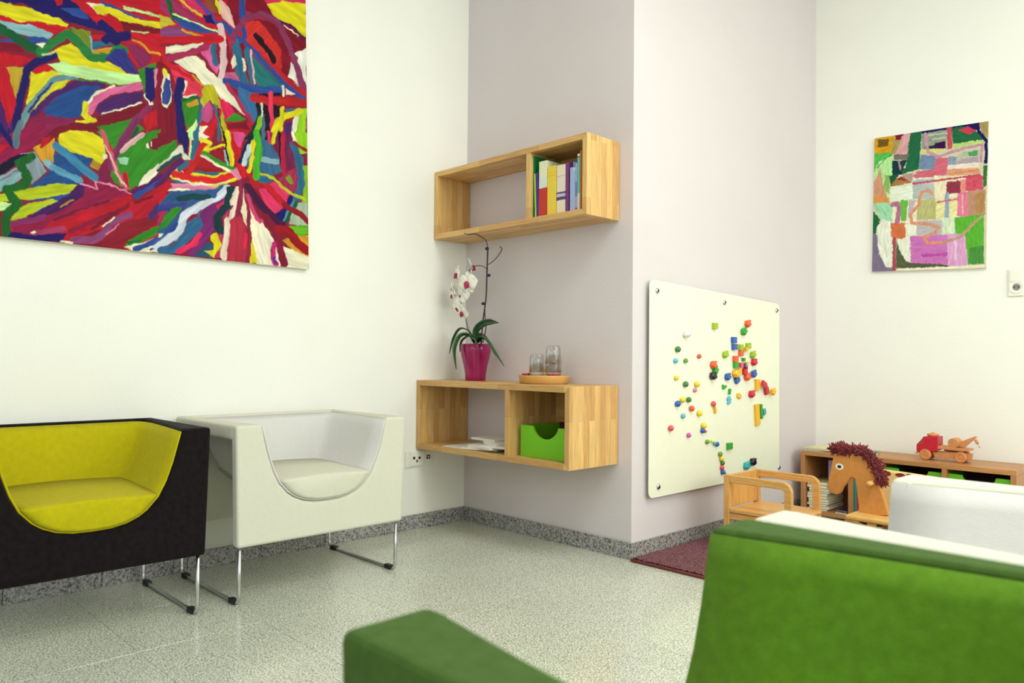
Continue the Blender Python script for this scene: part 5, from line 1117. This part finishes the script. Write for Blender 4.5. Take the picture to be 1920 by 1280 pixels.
G_ = lambda x, y: (x, y)
s2 = [('p', (222, 168, 30), [(120, 190), (262, 180), (250, 292), (120, 300)]), ('p', (120, 92, 44), [(155, 207), (222, 202), (220, 250), (155, 256)]),
('p', (176, 160, 100), [(250, 205), (320, 200), (290, 300), (240, 300)]), ('p', (130, 22, 60), [(262, 170), (322, 170), (320, 206), (265, 210)]), ('p', (220, 172, 176), [(318, 168), (362, 160), (352, 302), (262, 305)]),
('p', (34, 112, 76), [(360, 160), (432, 150), (415, 392), (300, 430), (228, 442), (230, 420), (330, 385)]), ('p', (20, 62, 72), [(245, 342), (340, 335), (300, 425), (245, 432)]), ('p', (120, 120, 112), [(258, 303), (352, 300), (342, 335), (255, 335)]), ('l', (190, 150, 160), [(285, 335), (298, 395)], 12),
('p', (92, 194, 92), [(120, 298), (246, 288), (246, 322), (150, 370), (120, 440)]), ('p', (184, 238, 164), [(128, 430), (160, 350), (246, 308), (246, 432), (236, 602), (190, 540), (130, 450)]), ('p', (150, 190, 110), [(200, 430), (235, 430), (235, 560), (190, 520)]), ('l', (60, 130, 60), [(150, 385), (200, 330), (246, 300)], 4),
('p', (214, 160, 130), [(172, 385), (192, 520), (236, 605), (120, 610), (126, 480), (150, 440)]), ('p', (226, 160, 90), [(125, 560), (200, 560), (236, 605), (120, 610)]),
('p', (150, 164, 146), [(430, 160), (595, 140), (585, 262), (430, 268)]), ('l', (200, 200, 180), [(480, 180), (590, 165)], 10), ('l', (200, 210, 190), [(500, 205), (585, 195)], 8), ('p', (60, 12, 74), [(520, 228), (580, 218), (586, 262), (490, 265)]), ('p', (30, 40, 70), [(430, 265), (520, 240), (520, 262)]),
('p', (34, 112, 72), [(620, 120), (760, 110), (765, 150), (830, 190), (800, 215), (630, 235)]), ('p', (26, 20, 96), [(430, 145), (600, 120), (790, 90), (800, 145), (770, 150), (700, 122), (600, 142), (430, 172)]), ('p', (206, 62, 92), [(660, 148), (725, 125), (772, 150), (735, 177)]), ('p', (204, 84, 104), [(590, 130), (622, 125), (626, 262), (595, 272)]),
('p', (172, 154, 104), [(783, 90), (860, 80), (860, 200), (820, 175)]), ('p', (192, 218, 134), [(628, 238), (822, 205), (820, 240), (640, 266)]), ('p', (222, 222, 124), [(430, 275), (592, 262), (500, 297), (430, 297)]),
('p', (122, 148, 182), [(425, 302), (525, 308), (512, 392), (415, 397)]), ('p', (212, 112, 132), [(520, 325), (600, 322), (592, 432), (400, 452), (375, 442), (400, 410), (510, 390)]), ('p', (142, 162, 184), [(600, 310), (665, 318), (645, 372), (600, 372)]),
('p', (164, 196, 162), [(690, 285), (795, 268), (792, 310), (690, 320)]), ('p', (190, 190, 176), [(660, 300), (700, 285), (700, 340), (645, 365)]), ('p', (182, 166, 178), [(680, 330), (792, 312), (792, 350), (640, 372)]), ('p', (90, 160, 110), [(725, 290), (785, 272), (780, 310), (730, 315)]),
('p', (236, 226, 216), [(600, 370), (792, 350), (792, 388), (590, 397)]), ('p', (226, 166, 130), [(590, 395), (795, 385), (802, 422), (600, 438)]), ('l', (205, 120, 90), [(600, 425), (795, 400)], 5), ('l', (200, 156, 172), [(455, 170), (472, 285), (540, 318), (610, 290), (700, 262), (815, 240), (805, 340)], 20), ('l', (26, 18, 96), [(785, 95), (790, 150), (838, 215), (842, 300), (835, 350)], 22),
('p', (236, 236, 210), [(230, 440), (300, 430), (400, 450), (820, 425), (820, 700), (230, 740)]), ('p', (166, 132, 72), [(228, 505), (262, 455), (320, 440), (375, 480), (240, 505)]), ('p', (160, 50, 60), [(270, 460), (300, 440), (350, 468)]), ('p', (30, 100, 60), [(225, 440), (290, 430), (235, 500)]), ('p', (188, 160, 150), [(300, 430), (380, 420), (370, 480)]),
('p', (178, 204, 214), [(380, 465), (585, 440), (582, 462), (375, 490)]), ('p', (186, 198, 198), [(375, 492), (512, 478), (512, 580), (375, 585)]), ('p', (236, 248, 230), [(238, 510), (374, 494), (376, 582), (240, 588)]),
('p', (242, 236, 204), [(512, 432), (590, 440), (586, 552), (520, 582)]), ('l', (196, 84, 106), [(378, 486), (600, 456), (802, 430)], 13), ('p', (152, 60, 82), [(588, 476), (676, 465), (676, 547), (588, 552)]), ('p', (226, 150, 140), [(676, 460), (712, 455), (712, 535), (676, 545)]), ('p', (212, 90, 110), [(710, 448), (820, 430), (818, 522), (712, 532)]), ('l', (190, 60, 90), [(760, 460), (765, 500)], 8),
('p', (228, 132, 162), [(660, 545), (722, 535), (728, 692), (655, 692)]), ('l', (240, 190, 190), [(690, 560), (690, 680)], 8), ('p', (192, 150, 124), [(722, 533), (835, 520), (832, 680), (728, 692)]), ('l', (184, 142, 92), [(802, 570), (800, 640)], 60),
('p', (236, 232, 172), [(518, 590), (656, 570), (656, 692), (518, 712)]), ('l', (152, 172, 196), [(592, 552), (590, 700)], 26), ('l', (206, 120, 140), [(530, 603), (652, 584)], 12), ('p', (192, 194, 134), [(405, 588), (520, 578), (522, 712), (400, 716)]),
('p', (112, 194, 82), [(298, 588), (348, 588), (332, 722), (300, 720)]), ('p', (204, 186, 196), [(350, 590), (400, 590), (360, 690), (345, 690)]), ('p', (164, 224, 184), [(125, 610), (245, 603), (246, 735), (200, 742), (140, 655)]), ('p', (32, 112, 64), [(118, 650), (150, 690), (172, 712), (140, 805), (118, 805)]),
('p', (236, 244, 228), [(148, 760), (186, 708), (245, 732), (262, 620), (262, 1010), (200, 1018), (158, 900)]), ('p', (132, 122, 152), [(118, 800), (146, 800), (162, 930), (205, 1010), (255, 1022), (255, 1050), (110, 1050)]), ('p', (236, 244, 226), [(275, 845), (332, 740), (402, 716), (402, 815), (362, 822), (362, 988), (305, 960)]),
('l', (184, 122, 152), [(250, 618), (282, 612), (288, 650), (275, 740)], 30), ('p', (92, 102, 72), [(272, 840), (298, 920), (340, 982), (612, 998), (570, 1022), (270, 1022)]), ('l', (176, 84, 94), [(258, 820), (258, 1040)], 22), ('p', (214, 122, 80), [(238, 735), (326, 732), (332, 820), (300, 836), (238, 822)]),
('p', (192, 192, 196), [(400, 720), (562, 712), (562, 812), (400, 812)]), ('p', (218, 236, 208), [(560, 702), (642, 698), (645, 800), (560, 802)]), ('p', (208, 124, 198), [(358, 818), (592, 808), (598, 995), (364, 988)]), ('l', (190, 90, 180), [(440, 940), (590, 930)], 20), ('p', (224, 170, 216), [(592, 808), (705, 798), (724, 1000), (600, 1008)]), ('l', (236, 210, 230), [(640, 830), (650, 960)], 14),
('p', (98, 184, 62), [(638, 700), (825, 676), (825, 990), (725, 996), (706, 808), (645, 802)]), ('p', (80, 150, 70), [(735, 890), (825, 880), (825, 990), (727, 996)]), ('p', (60, 120, 60), [(820, 370), (850, 370), (840, 500), (820, 520)]),
('l', (222, 156, 124), [(495, 550), (472, 527), (428, 542), (412, 620), (362, 682), (370, 735), (480, 742), (535, 762), (520, 790), (442, 828), (470, 860), (570, 856)], 19), ('l', (196, 160, 130), [(570, 856), (680, 822), (750, 745), (815, 688)], 17), ('l', (70, 50, 50), [(300, 1019), (620, 1019)], 4),
('p', (240, 236, 214), [(270, 1022), (830, 1000), (830, 1030), (270, 1045)])]
s2 = [(*it, 0) if len(it) == 3 else it for it in s2]
YP = D2-.022; cs = [at(1638, 260, 1, YP), at(1853.5, 227, 1, YP), at(1846, 502.5, 1, YP), at(1635, 509, 1, YP)]
O_ = cs[3]; U_ = ((cs[2]-cs[3])+(cs[1]-cs[0]))/2; V_ = ((cs[0]-cs[3])+(cs[1]-cs[2]))/2
painting('small_painting', 'small abstract canvas of pink, green and cream patches on the alcove wall', O_, U_, V_, (0, -1, 0), np.linspace(0, 1, 330), np.linspace(0, 1, 400), s2, (214, 214, 186), .021, lambda p: (p-np.array([1600., 200.]))/.29685, 4.0, .0006)
